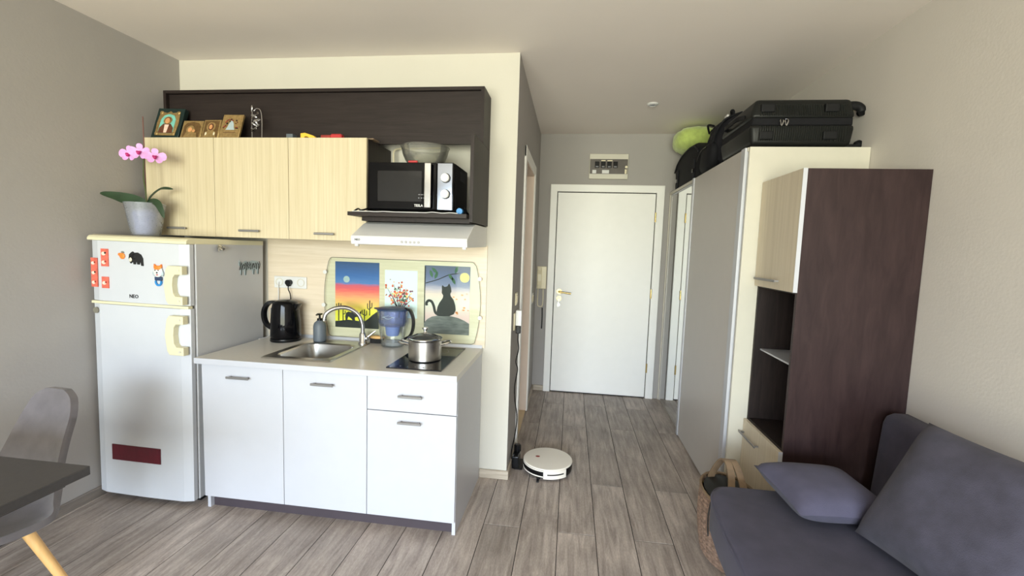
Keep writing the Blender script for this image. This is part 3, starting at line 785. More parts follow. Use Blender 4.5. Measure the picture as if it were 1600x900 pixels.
# glass panel over the paintings
def barrel(n=10):
    pts = []
    pts += [(-1.150, 0.852), (-0.24, 0.852)]
    for i in range(n+1):
        s = i/n; z = 0.862+(1.335-0.862)*s; pts.append((-0.225+0.046*math.sin(PI*(0.08+0.84*s))**0.8-0.01, z))
    for i in range(1, 5): a = PI/2*i/4; pts.append((-0.250+0.022*math.cos(a), 1.335+0.022*math.sin(a)))
    for i in range(1, 5): a = PI/2+PI/2*i/4; pts.append((-1.145+0.022*math.cos(a), 1.335+0.022*math.sin(a)))
    for i in range(n+1):
        s = 1-i/n; z = 0.862+(1.335-0.862)*s; pts.append((-1.165-0.046*math.sin(PI*(0.08+0.84*s))**0.8+0.01, z))
    return pts
t = thing('glass_panel', 'greenish glass splash panel covering the three paintings', 'glass panel', (-0.69, -0.03, 0.852))
bp = barrel()
obj('pane', prism(NB(), bp, 'y', -0.0290, -0.0250), 'glass_green', t)
bm = tube(NB(), [(x, -0.027, z) for x, z in bp]+[(bp[0][0], -0.027, bp[0][1])], 0.0017, 5, False)
obj('polished_edge', bm, 'seal_grey', t)
for x, z in ((-1.193, 1.262), (-1.203, 1.052), (-0.196, 1.258), (-0.189, 1.02)):
    bm = NB(); disc(bm, (x, -0.032, z), 0.0125, 'y', 0.006, 20); disc(bm, (x, -0.017, z), 0.007, 'y', 0.0125, 14)
    obj('standoff', bm, 'white_plastic', t, True)
# triple socket
t = thing('wall_socket', 'white triple wall socket on the backsplash above the kettle', 'socket', (-1.44, SYF, 1.145))
obj('plate', B(-1.552, -1.328, SYF-0.010, SYF, 1.146, 1.222, 0.004, 2), 'white_plastic', t)
for i in range(3):
    x = -1.514+i*0.074
    bm = NB(); lathe(bm, [(0.026, 0), (0.026, 0.002), (0.021, 0.002), (0.020, -0.006), (0.0, -0.006)], 0, 0, 0, 24, cap=False)
    xf(bm, (x, SYF-0.0105, 1.184), (PI/2, 0, 0)); so = obj('socket_well', bm, 'cream_edge' if i != 1 else 'white_plastic', t, True)
    bm = NB(); disc(bm, (x-0.009, SYF-0.0062, 1.184), 0.0025, 'y', 0.001, 8); disc(bm, (x+0.009, SYF-0.0062, 1.184), 0.0025, 'y', 0.001, 8)
    obj('pin_holes', bm, 'ink', so)
t = thing('kettle_plug', 'black plug with its cable in the middle of the triple socket', 'plug', (-1.44, -0.03, 1.17))
bm = disc(NB(), (-1.44, -0.0325, 1.184), 0.0185, 'y', 0.03, 20); box(bm, -1.452, -1.428, -0.047, -0.022, 1.16, 1.184, 0.004)
obj('plug', bm, 'black_plastic', t, True)
obj('cable', tube(NB(), [(-1.44, -0.04, 1.163), (-1.438, -0.042, 1.14), (-1.432, -0.03, 1.10), (-1.435, -0.022, 1.0), (-1.44, -0.02, 0.88), (-1.435, -0.03, 0.836)], 0.0032, 7), 'black_plastic', t, True)
single('charging_cable', tube(NB(), [(-1.514, -0.022, 1.184), (-1.516, -0.03, 1.165), (-1.522, -0.02, 1.08), (-1.536, -0.018, 0.95), (-1.546, -0.03, 0.87), (-1.556, -0.08, 0.8365), (-1.560, -0.16, 0.8345)], 0.003, 7), 'white_plastic', 'thin white cord hanging from the left socket to the worktop by the fridge', 'cord', smooth=True)

# ================================================================== UPPER CABINETS
UY, UZ0, UZ1 = -0.332, 1.462, 2.018
UX = [-2.138, -1.691, -1.235, -0.776]
HB = [(-1.983, -1.863), (-1.529, -1.405), (-1.073, -0.955)]
UL = ['leftmost light wood wall cabinet, above the fridge', 'middle light wood wall cabinet', 'right light wood wall cabinet, beside the microwave']
for i in range(3):
    xa, xb = UX[i], UX[i+1]
    t = thing('wall_cabinet', UL[i], 'cabinet', ((xa+xb)/2, -0.16, UZ0), 'light wood wall cabinets')
    bm = NB()
    box(bm, xa+0.0005, xa+0.017, UY+0.019, -0.001, UZ0, UZ1-0.002); box(bm, xb-0.017, xb-0.0005, UY+0.019, -0.001, UZ0, UZ1-0.002)
    box(bm, xa+0.017, xb-0.017, UY+0.019, -0.001, UZ0, UZ0+0.016); box(bm, xa+0.017, xb-0.017, UY+0.019, -0.001, UZ1-0.018, UZ1-0.002); box(bm, xa+0.017, xb-0.017, -0.008, -0.001, UZ0+0.016, UZ1-0.018)
    obj('body', bm, 'cream_edge' if i == 0 else 'wenge', t)
    dd = obj('door', B(xa+0.0012, xb-0.0012, UY, UY+0.018, UZ0-0.002, UZ1, 0.001), 'light_wood', t)
    bar_handle(HB[i][0], HB[i][1], UY, 1.503-0.004*i, dd)
# dark shelf frame over the cabinets
TX0, TX1, TY, TZ = -2.130, -0.163, -0.20, 2.325
t = thing('top_shelf_frame', 'dark wenge box frame running above the wall cabinets', 'shelf', (-1.15, -0.1, UZ1))
obj('top_board', B(TX0, TX1, TY, -0.001, TZ-0.018, TZ), 'wenge_flat', t)
obj('side_board', B(TX0, TX0+0.018, TY, -0.001, UZ1+0.0005, TZ-0.0185), 'wenge', t)
obj('side_board', B(TX1-0.018, TX1, TY, -0.001, UZ1+0.002, TZ-0.0185), 'wenge', t)
obj('back_board', B(TX0+0.0185, TX1-0.0185, TY+0.022, TY+0.040, 2.020, TZ-0.0185), 'wenge_flat', t)
# microwave bay
t = thing('microwave_shelf', 'dark wenge open shelf unit holding the microwave', 'shelf', (-0.48, -0.2, 1.59))
obj('side_panel', B(-0.181, -0.163, -0.425, -0.001, 1.575, UZ1), 'wenge', t)
bm = prism(NB(), [(-0.775, -0.003), (-0.775, UY-0.004), (-0.812, UY-0.004), (-0.812, -0.475), (-0.183, -0.475), (-0.183, -0.003)], 'z', 1.592, 1.612)
obj('shelf_board', bm, 'wenge_flat', t)
obj('under_board', B(-0.77, -0.183, -0.40, -0.003, 1.570, 1.5915), 'wenge', t)
# microwave
MX0, MX1, MY0, MY1, MZ0, MZ1 = -0.716, -0.262, -0.435, -0.135, 1.628, 1.872
t = thing('microwave', 'black microwave oven with chrome door handle on the open shelf', 'microwave', ((MX0+MX1)/2, -0.29, 1.612))
bd = obj('body', B(MX0, MX1, MY0+0.03, MY1, MZ0, MZ1, 0.004), 'black_matte', t)
bm = NB()
for i in range(9): box(bm, MX1, MX1+0.0008, -0.30+i*0.012, -0.294+i*0.012, 1.80, 1.85)
obj('vents', bm, 'ink', bd)
dr = obj('door', B(MX0, -0.352, MY0, MY0+0.029, MZ0+0.002, MZ1-0.002, 0.004, 2), 'black_gloss', t)
obj('window', B(MX0+0.05, -0.43, MY0-0.0008, MY0, MZ0+0.045, MZ1-0.045), 'smoke', dr)
bm = NB(); box(bm, -0.408, -0.374, MY0-0.028, MY0-0.018, MZ0+0.012, MZ1-0.008, 0.003, 2)
for z in (MZ0+0.04, MZ1-0.05): box(bm, -0.398, -0.384, MY0-0.02, MY0, z, z+0.012)
obj('handle', bm, 'chrome', dr)
bm = text_bm('TESLA', 0.017, 0.0003, 0.0004); xf(bm, (-0.445, MY0-0.0012, MZ0+0.024), (PI/2, 0, 0)); obj('lettering', bm, 'white_plastic', dr)
bm = NB()
for i in range(3): box(bm, -0.447+i*0.014, -0.441+i*0.014, MY0-0.0012, MY0-0.0006, MZ0+0.06, MZ0+0.066); box(bm, -0.447+i*0.014, -0.437+i*0.014, MY0-0.0012, MY0-0.0006, MZ0+0.078, MZ0+0.082)
obj('markings', bm, 'grey_ink', dr)
pn = obj('control_panel', B(-0.350, MX1, MY0, MY0+0.029, MZ0+0.002, MZ1-0.002, 0.003), 'black_gloss', t)
obj('mirror_plate', B(-0.346, MX1+0.004-0.012, MY0-0.0012, MY0, MZ0+0.006, MZ1-0.006), 'panel_mirror', pn)
for z in (1.793, 1.712):
    bm = NB(); disc(bm, (-0.303, MY0-0.012, z), 0.021, 'y', 0.02, 28); disc(bm, (-0.303, MY0-0.024, z), 0.018, 'y', 0.006, 28)
    kn = obj('knob', bm, 'white_plastic', pn, True)
for z in (1.793, 1.712): obj('knob_ring', disc(NB(), (-0.303, MY0-0.0022, z), 0.0245, 'y', 0.0016, 28), 'black_plastic', pn)
for x in (MX0+0.03, MX1-0.03):
    for y in (MY0+0.06, MY1-0.03): obj('foot', lathe(NB(), [(0.012, 0), (0.014, 0.015)], x, y, 1.6125, 12), 'black_plastic', t, True)
# bowl on the microwave
t = thing('bowl', 'clear ribbed plastic bowl standing on the microwave', 'bowl', (-0.462, -0.29, MZ1))
bm = lathe(NB(), [(0.078, 0.0), (0.085, 0.004), (0.105, 0.03), (0.118, 0.06), (0.128, 0.098), (0.132, 0.101), (0.130, 0.104), (0.125, 0.10), (0.115, 0.06), (0.10, 0.03), (0.08, 0.007), (0.0, 0.006)], -0.462, -0.29, MZ1+0.001, 60)
for i, v in enumerate(bm.verts):
    a = math.atan2(v.co.y+0.29, v.co.x+0.462); rr_ = 1+0.008*math.cos(a*30)
    if 0.01 < v.co.z-MZ1 < 0.095: v.co.x = -0.462+(v.co.x+0.462)*rr_; v.co.y = -0.29+(v.co.y+0.29)*rr_
obj('bowl_wall', bm, 'bowl_plastic', t, True)
single('bag_clip', B(-0.512, -0.462, -0.415, -0.402, MZ1+0.0005, MZ1+0.012, 0.003), 'red', 'small dark red clip on the microwave in front of the bowl', 'clip', base=(-0.487, -0.408, MZ1))
single('bottle_stopper', disc(NB(), (-0.232, -0.41, 1.629), 0.016, 'y', 0.03, 18), 'blue_cap', 'blue round cap on the shelf to the right of the microwave', 'cap', smooth=True)
single('cable_coil', tube(NB(), [(-0.205, -0.40, 1.616), (-0.20, -0.41, 1.635), (-0.21, -0.42, 1.645), (-0.205, -0.39, 1.63), (-0.20, -0.36, 1.618), (-0.212, -0.33, 1.62)], 0.005, 7), 'black_plastic', 'black cable coil in the right corner of the microwave shelf', 'cable', smooth=True)
single('black_cable', tube(NB(), [(-0.79, -0.445, 1.617), (-0.775, -0.43, 1.63), (-0.755, -0.44, 1.622), (-0.745, -0.40, 1.632), (-0.742, -0.30, 1.66), (-0.738, -0.25, 1.74), (-0.74, -0.2, 1.78)], 0.0045, 7), 'black_plastic', 'black cable bunched at the left end of the microwave shelf', 'cable', smooth=True)
single('white_string', tube(NB(), [(-0.79, -0.466, 1.6145), (-0.70, -0.468, 1.615), (-0.66, -0.465, 1.6145), (-0.62, -0.468, 1.616), (-0.55, -0.468, 1.6145), (-0.45, -0.468, 1.615), (-0.40, -0.467, 1.6145), (-0.36, -0.466, 1.618), (-0.31, -0.468, 1.6145), (-0.27, -0.466, 1.617), (-0.23, -0.468, 1.6145)], 0.0022, 6), 'white_plastic', 'thin white wire lying along the front edge of the microwave shelf', 'wire', smooth=True)
single('white_cable', tube(NB(), [(-0.45, -0.012, 2.035), (-0.60, -0.012, 2.032), (-0.70, -0.014, 2.03), (-0.735, -0.05, 2.01), (-0.735, -0.06, 1.95), (-0.73, -0.06, 1.85), (-0.73, -0.06, 1.70)], 0.005, 8), 'cream_plastic', 'white cable running down the wall behind the microwave', 'cable', smooth=True)
# cooker hood
t = thing('cooker_hood', 'slim white cooker hood below the microwave shelf', 'cooker hood', (-0.47, -0.25, 1.442))
hp = [(-0.0112, 1.452), (-0.0112, 1.568), (-0.33, 1.568), (-0.375, 1.556), (-0.515, 1.488), (-0.52, 1.478), (-0.515, 1.446), (-0.50, 1.444)]
obj('body', prism(NB(), hp, 'x', -0.772, -0.165, 0.003), 'white_plastic', t)
for i in range(5):
    obj('button', disc(NB(), (-0.50+i*0.0215, -0.5195, 1.463), 0.0065, 'y', 0.003, 16), 'handle_steel', t, True)
bm = text_bm('NEO', 0.014, 0.0003, 0.0003); xf(bm, (-0.735, -0.5203, 1.468), (PI/2, 0, 0)); obj('lettering', bm, 'ink', t)
for x in (-0.755, -0.192): obj('clip', B(x, x+0.02, -0.512, -0.495, 1.434, 1.446, 0.003), 'white_plastic', t)
# things on the wall cabinets
ZT = UZ1+0.0008
def icon(name, x0, x1, h, lean, yb, label, frame, parts, tilt=0.0, dep=0.014):
    """flat panel leaning back: local x across, z up, drawn facing -y"""
    w = x1-x0
    M = Matrix.Translation(((x0+x1)/2, yb, ZT)) @ Matrix.Rotation(tilt, 4, 'Z') @ Matrix.Rotation(-lean, 4, 'X')
    t = thing(name, label, 'icon', (0, 0, 0), 'small religious icons on the wall cabinets', M=M)
    def put(nm, bm, mat, par=None):
        bm.transform(M); return obj(nm, bm, mat, par or t, True)
    pa = put('panel', B(-w/2, w/2, 0, dep, 0, h, 0.002), frame)
    parts(put, w, h)
    return t
def saint(put, w, h):
    put('border', prism(NB(), [(-0.36*w, 0.10*h), (0.36*w, 0.10*h), (0.40*w, 0.5*h), (0.36*w, 0.88*h), (0.1*w, 0.84*h), (0, 0.90*h), (-0.1*w, 0.84*h), (-0.36*w, 0.88*h), (-0.40*w, 0.5*h)], 'y', -0.003, 0, 0.001), 'gold')
    put('field', prism(NB(), [(-0.27*w, 0.17*h), (0.27*w, 0.17*h), (0.27*w, 0.62*h), (0.18*w, 0.75*h), (0, 0.8*h), (-0.18*w, 0.75*h), (-0.27*w, 0.62*h)], 'y', -0.0042, -0.003), 'icon_sky')
    put('robe', prism(NB(), [(-0.26*w, 0.17*h), (0.26*w, 0.17*h), (0.25*w, 0.34*h), (0.13*w, 0.47*h), (-0.13*w, 0.47*h), (-0.25*w, 0.34*h)], 'y', -0.0055, -0.0042), 'icon_brown')
    put('halo', disc(NB(), (0, -0.0058, 0.58*h), 0.155*w, 'y', 0.0014, 20), 'gold')
    put('face', disc(NB(), (0, -0.0072, 0.565*h), 0.085*w, 'y', 0.0014, 16, sz=1.35), 'icon_skin')
    put('hair', disc(NB(), (0, -0.0070, 0.60*h), 0.095*w, 'y', 0.0012, 16, sz=1.1), 'icon_brown')
    put('stole', prism(NB(), [(-0.05*w, 0.18*h), (0.05*w, 0.18*h), (0.08*w, 0.44*h), (-0.08*w, 0.44*h)], 'y', -0.0064, -0.0055), 'print_pale')
    for sx_ in (-1, 1):
        for z in (0.16, 0.84): put('rosette', blob(NB(), (sx_*0.31*w, -0.004, z*h), (0.07*w, 0.004, 0.055*h), 10, 6), 'gold')
def bust(put, w, h):
    put('inner_field', prism(NB(), [(-0.40*w, 0.08*h), (0.40*w, 0.08*h), (0.40*w, 0.7*h), (0.28*w, 0.86*h), (0, 0.92*h), (-0.28*w, 0.86*h), (-0.40*w, 0.7*h)], 'y', -0.0015, 0), 'gold_dark')
    put('halo', disc(NB(), (-0.05*w, -0.0025, 0.5*h), 0.2*w, 'y', 0.0016, 18), 'gold')
    put('mother_face', disc(NB(), (-0.06*w, -0.004, 0.48*h), 0.10*w, 'y', 0.0016, 14, sz=1.25), 'icon_skin')
    put('child_face', disc(NB(), (0.13*w, -0.004, 0.42*h), 0.07*w, 'y', 0.0016, 14), 'icon_skin')
    put('robe', prism(NB(), [(-0.32*w, 0.08*h), (0.32*w, 0.08*h), (0.26*w, 0.32*h), (0.0, 0.38*h), (-0.24*w, 0.34*h)], 'y', -0.0028, -0.0015), 'gold')
def christ(put, w, h):
    put('inner_field', B(-0.40*w, 0.40*w, -0.0015, 0, 0.07*h, 0.93*h), 'gold_dark')
    put('halo', disc(NB(), (0, -0.0025, 0.62*h), 0.26*w, 'y', 0.0016, 20), 'gold')
    put('hair', disc(NB(), (0, -0.0042, 0.61*h), 0.15*w, 'y', 0.0014, 16, sz=1.3), 'icon_brown')
    put('face', disc(NB(), (0, -0.0054, 0.60*h), 0.095*w, 'y', 0.0012, 14, sz=1.35), 'icon_skin')
    put('robe', prism(NB(), [(-0.36*w, 0.07*h), (0.36*w, 0.07*h), (0.30*w, 0.34*h), (0.10*w, 0.45*h), (-0.10*w, 0.45*h), (-0.30*w, 0.34*h)], 'y', -0.003, -0.0015), 'gold')
    for s in (-1, 1): put('hand', blob(NB(), (s*0.24*w, -0.003, 0.26*h), (0.05*w, 0.003, 0.09*h), 8, 6), 'cream_plastic')
def tree_icon(put, w, h):
    put('inner_field', B(-0.44*w, 0.44*w, -0.001, 0, 0.05*h, 0.95*h), 'gold')
    put('emblem', prism(NB(), [(-0.22*w, 0.36*h), (0.22*w, 0.36*h), (0.16*w, 0.46*h), (0.12*w, 0.6*h), (0.0, 0.78*h), (-0.12*w, 0.6*h), (-0.16*w, 0.46*h)], 'y', -0.002, -0.001), 'paint_grey')
    r3 = random.Random(5)
    for mt in ('icon_red', 'ink', 'icon_brown'):
        bm = NB()
        for i in range(7):
            a = r3.uniform(0, PI); q_ = r3.uniform(0.7, 1.0)
            disc(bm, (0.36*w*math.cos(a)*q_, -0.0025, (0.42+0.42*math.sin(a)*q_)*h), 0.035*w, 'y', 0.0014, 8)
        put('gems', bm, mt)
    put('caption', B(-0.3*w, 0.3*w, -0.0016, -0.001, 0.24*h, 0.262*h), 'icon_brown')
icon('icon_picture', -2.118, -1.955, 0.205, 0.36, -0.300, 'dark green icon of a saint with a gilded border, largest and leftmost of the row', 'icon_green', saint, 0.1, 0.03)
icon('icon_picture', -1.938, -1.812, 0.120, 0.34, -0.295, 'small gilt icon of a mother and child', 'gold', bust, 0.05)
icon('icon_picture', -1.806, -1.695, 0.122, 0.30, -0.295, 'small gilt icon of a haloed bearded man, third from the left', 'gold', christ, -0.02)
icon('icon_picture', -1.690, -1.565, 0.160, 0.36, -0.300, 'pale gold icon dotted with red stones, rightmost of the row', 'gold', tree_icon, 0.03)
t = thing('wire_ornament', 'silver wire ornament with curled leaves on the wall cabinet', 'ornament', (-1.475, -0.26, ZT))
obj('base', lathe(NB(), [(0.04, 0), (0.042, 0.004), (0.0, 0.006)], -1.475, -0.26, ZT, 20), 'chrome', t, True)
bm = tube(NB(), [(-1.445, -0.26, ZT+0.003), (-1.443, -0.26, ZT+0.12), (-1.452, -0.26, ZT+0.168), (-1.475, -0.26, ZT+0.178), (-1.49, -0.26, ZT+0.165)], 0.0024, 7)
tube(bm, [(-1.505, -0.26, ZT+0.003), (-1.506, -0.26, ZT+0.10), (-1.500, -0.26, ZT+0.18)], 0.0022, 7)
obj('wire', bm, 'chrome', t, True)
for i, (x, z, a) in enumerate(((-1.49, 0.135, 0.4), (-1.475, 0.112, -0.3), (-1.49, 0.09, 0.5), (-1.47, 0.095, 1.0), (-1.498, 0.062, 0.2), (-1.48, 0.07, -0.5), (-1.502, 0.176, 1.3))):
    bm = blob(NB(), (0, 0, 0), (0.021, 0.006, 0.009), 12, 8); xf(bm, (x, -0.262+0.004*(i % 3), ZT+z), (0, a, 0.4*i)); obj('curl', bm, 'chrome', t, True)
bm = NB()
for i in range(3): tube(bm, [(-1.505, -0.262, ZT+0.05+0.035*i), (-1.47, -0.285, ZT+0.062+0.035*i), (-1.458, -0.262, ZT+0.085+0.033*i), (-1.48, -0.25, ZT+0.10+0.03*i)], 0.0022, 6)
obj('spiral', bm, 'chrome', t, True)
single('small_box', B(-1.268, -1.228, -0.30, -0.26, ZT, ZT+0.028, 0.002), 'grey_soap', 'small grey box on the wall cabinets beside the yellow tool', 'box', base=(-1.248, -0.28, ZT))
bm = prism(NB(), [(-1.175, ZT), (-1.175, ZT+0.028), (-1.15, ZT+0.031), (-1.10, ZT+0.016), (-1.085, ZT+0.005), (-1.085, ZT), (-1.12, ZT), (-1.135, ZT+0.011), (-1.15, ZT+0.011), (-1.155, ZT)], 'y', -0.31, -0.285, 0.002)
single('tape_measure', bm, 'yellow', 'small yellow plastic tool lying on the wall cabinets', 'tool', base=(-1.13, -0.3, ZT))
t = thing('clothes_brush', 'dark red handled tool lying on the wall cabinets', 'tool', (-1.0, -0.29, ZT))
obj('grip', B(-1.06, -1.0, -0.305, -0.275, ZT, ZT+0.021, 0.004), 'icon_red', t); obj('head', B(-1.0, -0.935, -0.31, -0.27, ZT, ZT+0.026, 0.006), 'red', t)
single('flat_board', B(-0.87, -0.757, -0.29, -0.215, ZT, ZT+0.006, 0.001), 'leather', 'thin yellowish board overhanging the right end of the wall cabinets', 'board', base=(-0.8, -0.2, ZT))

# ================================================================== FRIDGE
FRX0, FRX1, FRY, FRB = -2.188, -1.612, -0.632, -0.06
Mf = Matrix.Translation((-1.90, -0.33, 0)) @ Matrix.Rotation(0.012, 4, 'Y') @ Matrix.Translation((1.90, 0.33, 0))
t = thing('fridge', 'white two-door fridge freezer with cream handles', 'fridge', (0, 0, 0), M=Mf @ Matrix.Translation((-1.90, -0.33, 0)))
def put(nm, bm, mat, par=None, smooth=False):
    bm.transform(Mf); return obj(nm, bm, mat, par or t, smooth)
put('body', B(FRX0+0.006, FRX1, FRY+0.052, FRB, 0.03, 1.425, 0.004), 'fridge_side')
put('base', B(FRX0+0.02, FRX1-0.02, FRY+0.08, FRB-0.02, 0.004, 0.03), 'black_matte')
put('seal', B(FRX0+0.012, FRX1-0.012, FRY+0.042, FRY+0.052, 0.04, 1.42), 'seal_grey')
def fdoor(nm, z0, z1):
    bm = NB(); n = 12; pts = [(FRX1-0.002, FRY+0.042), (FRX0+0.002, FRY+0.042)]
    for i in range(n+1):
        s = i/n; x = FRX0+0.002+(FRX1-FRX0-0.004)*s; e_ = min(s, 1-s)
        pts.append((x, FRY+0.006*(2*s-1)**2+(0.012*(1-e_/0.04)**2 if e_ < 0.04 else 0)))
    return put(nm, prism(bm, pts, 'z', z0, z1, 0.002), 'fridge_white')
fd = fdoor('fridge_door', 0.035, 1.083)
zd = fdoor('freezer_door', 1.099, 1.418)
put('door_strip', B(FRX0+0.002, FRX1-0.002, FRY+0.004, FRY+0.03, 1.0845, 1.0975), 'fridge_cream')
def fhandle(z0, z1, par):
    bm = NB()
    x0, x1, y = -1.716, FRX1-0.004, FRY
    pts = [(x1, z0), (x1, z0+0.042), (x0+0.058, z0+0.044), (x0+0.046, z0+0.060), (x0+0.042, (z0+z1)/2), (x0+0.046, z1-0.060), (x0+0.058, z1-0.044), (x1, z1-0.042), (x1, z1), (x0+0.020, z1), (x0+0.006, z1-0.02), (x0-0.006, (z0+z1)/2), (x0+0.006, z0+0.02), (x0+0.020, z0)]
    prism(bm, pts, 'y', y-0.03, y+0.004, 0.003)
    h = put('handle', bm, 'fridge_cream', par)
    bm = NB()
    for z in (z0+0.02, z1-0.02): disc(bm, (x1-0.02, y-0.031, z), 0.006, 'y', 0.003, 12)
    put('screw', bm, 'cream_edge', h, True)
fhandle(1.108, 1.306, zd); fhandle(0.845, 1.05, fd)
bm = text_bm('NEO', 0.026, 0.0004, 0.0006); xf(bm, (-1.925, FRY-0.0012, 1.133), (PI/2, 0, 0)); put('lettering', bm, 'ink', zd)
bm = disc(NB(), (-2.158, FRY+0.002, 1.047), 0.0165, 'y', 0.006, 24); put('lock_badge', bm, 'seal_grey', fd, True)
# cream top lid
bm = NB(); prism(bm, [(FRY-0.006, 1.419), (FRB, 1.419), (FRB, 1.447), (FRY+0.03, 1.449), (FRY+0.004, 1.443), (FRY-0.006, 1.432)], 'x', FRX0-0.002, FRX1+0.001, 0.003)
put('top_lid', bm, 'fridge_cream')
# magnets: each its own thing, on the tilted front plane
def mag(name, label, cx, cz, group='fridge magnets'):
    return thing(name, label, 'magnet', (0, 0, 0), group, M=Mf @ Matrix.Translation((cx, FRY-0.0005, cz)))
FYM = FRY-0.0004
def mrect(name, label, x0, x1, z0, z1):
    t2 = mag(name, label, (x0+x1)/2, z0)
    bm = B(x0, x1, FYM-0.003, FYM+0.002, z0, z1); bm.transform(Mf); obj('backing', bm, 'print_red', t2)
    n = max(1, round((z1-z0)/0.05))
    for i in range(n):
        zc = z0+(i+0.45)*(z1-z0)/n
        bm = disc(NB(), ((x0+x1)/2-0.004, FYM-0.0034, zc), (x1-x0)*0.3, 'y', 0.0008, 12, sz=0.8); bm.transform(Mf); obj('picture', bm, 'print_pale', t2)
        bm = disc(NB(), ((x0+x1)/2+0.006, FYM-0.004, zc+0.004), (x1-x0)*0.13, 'y', 0.0008, 10); bm.transform(Mf); obj('figure', bm, 'ink' if i % 2 else 'icon_red', t2)
mrect('photo_strip', 'red photo strip magnet, upper one on the freezer door', -2.112, -2.070, 1.283, 1.375)
mrect('photo_strip', 'longest red photo strip magnet, at the freezer door left edge', -2.174, -2.138, 1.172, 1.325)
mrect('photo_strip', 'smallest red photo magnet, low on the freezer door', -2.112, -2.072, 1.168, 1.228)
t2 = mag('fruit_magnet', 'small golden fruit-shaped magnet left of the elephant', -1.988, 1.33)
bm = blob(NB(), (-1.984, FYM-0.003, 1.342), (0.016, 0.005, 0.016), 12, 8); blob(bm, (-1.998, FYM-0.003, 1.350), (0.012, 0.004, 0.008), 10, 6); bm.transform(Mf); obj('fruit', bm, 'orange', t2, True)
bm = blob(NB(), (-1.982, FYM-0.003, 1.362), (0.009, 0.003, 0.005), 8, 6); bm.transform(Mf); obj('leaf', bm, 'seal_grey', t2, True)
t2 = mag('elephant_magnet', 'black elephant magnet on the freezer door', -1.903, 1.293)
el = [(-1.944, 1.335), (-1.941, 1.353), (-1.930, 1.363), (-1.922, 1.368), (-1.915, 1.362), (-1.895, 1.364), (-1.875, 1.354), (-1.864, 1.334), (-1.862, 1.296), (-1.872, 1.296), (-1.875, 1.312), (-1.882, 1.318), (-1.884, 1.302), (-1.895, 1.302), (-1.897, 1.314), (-1.905, 1.314), (-1.907, 1.302), (-1.917, 1.302), (-1.919, 1.316), (-1.926, 1.312), (-1.934, 1.306), (-1.940, 1.318)]
bm = prism(NB(), el, 'y', FYM-0.006, FYM+0.002, 0.001); bm.transform(Mf); bd = obj('body', bm, 'ink', t2)
bm = blob(NB(), (-1.933, FYM-0.006, 1.326), (0.008, 0.002, 0.011), 10, 6); bm.transform(Mf); obj('tusk', bm, 'cream_plastic', t2, True)
bm = blob(NB(), (-1.915, FYM-0.006, 1.342), (0.013, 0.003, 0.015), 12, 6); bm.transform(Mf); obj('ear', bm, 'black_matte', t2, True)
t2 = mag('opener_magnet', 'dog-face bottle opener magnet beside the freezer handle', -1.775, 1.195)
def mp(nm, bm, mat): xf(bm, (0, -0.002, 0)); bm.transform(Mf); return obj(nm, bm, mat, t2, True)
mp('face', blob(NB(), (-1.775, FYM-0.004, 1.272), (0.027, 0.006, 0.030), 16, 8), 'white_plastic')
mp('forehead', blob(NB(), (-1.775, FYM-0.006, 1.290), (0.022, 0.005, 0.013), 12, 6), 'orange')
for s in (-1, 1):
    mp('ear', prism(NB(), [(-1.775+s*0.008, 1.298), (-1.775+s*0.022, 1.292), (-1.775+s*0.02, 1.31)], 'y', FYM-0.007, FYM+0.001), 'orange')
    mp('eye', disc(NB(), (-1.775+s*0.009, FYM-0.0115, 1.279), 0.003, 'y', 0.001, 8), 'ink')
    mp('cheek', blob(NB(), (-1.775+s*0.023, FYM-0.003, 1.262), (0.009, 0.004, 0.014), 8, 6), 'paint_grey')
mp('nose', blob(NB(), (-1.775, FYM-0.010, 1.266), (0.005, 0.002, 0.004), 8, 6), 'ink')
mp('mouth', blob(NB(), (-1.775, FYM-0.009, 1.255), (0.006, 0.002, 0.003), 8, 6), 'red')
mp('collar', B(-1.795, -1.753, FYM-0.006, FYM+0.001, 1.225, 1.244, 0.002), 'blue_dark')
ring = [(-1.775+0.021*math.cos(a), 1.221+0.025*math.sin(a)) for a in [PI+PI*i/10 for i in range(11)]]+[(-1.762, 1.226)]+[(-1.775+0.012*math.cos(a), 1.219+0.014*math.sin(a)) for a in [2*PI-PI*i/8 for i in range(9)]]+[(-1.788, 1.226)]
mp('opener', prism(NB(), ring, 'y', FYM-0.004, FYM+0.001), 'blue_cap')
bm = B(-2.086, -1.792, FYM-0.003, FYM+0.0002, 0.232, 0.318); bm.transform(Mf)
tag(obj('magnet_strip', bm, 'maroon', None), 'dark red rectangular magnet low on the fridge door', 'magnet')
# on the fridge's right side
SXM = FRX1+0.0005
Ms = Mf @ Matrix.Translation((SXM, -0.42, 1.39))
t2 = thing('clip_magnet', 'crumpled silver clip magnet on the fridge side', 'magnet', (0, 0, 0), 'fridge magnets', M=Ms)
bm = blob(NB(), (SXM+0.011, -0.425, 1.402), (0.011, 0.020, 0.016), 10, 7, 0.2, 4); bm.transform(Mf); obj('knot', bm, 'chrome', t2)
bm = NB(); strap(bm, [(SXM+0.008, -0.44, 1.41), (SXM+0.02, -0.45, 1.395), (SXM+0.01, -0.43, 1.386)], (0, 0.5, 1), 0.014, 0.002); strap(bm, [(SXM+0.008, -0.42, 1.412), (SXM+0.024, -0.405, 1.405), (SXM+0.01, -0.40, 1.39)], (0, 0.5, 1), 0.012, 0.002); bm.transform(Mf); obj('ribbon', bm, 'steel', t2, True)
Ms = Mf @ Matrix.Translation((SXM, -0.18, 1.245))
t2 = thing('zebra_magnet', 'black and white striped animal magnet on the fridge side', 'magnet', (0, 0, 0), 'fridge magnets', M=Ms)
def zp(pts): return [(-0.275+u*0.19, 1.238+v*0.092) for u, v in pts]
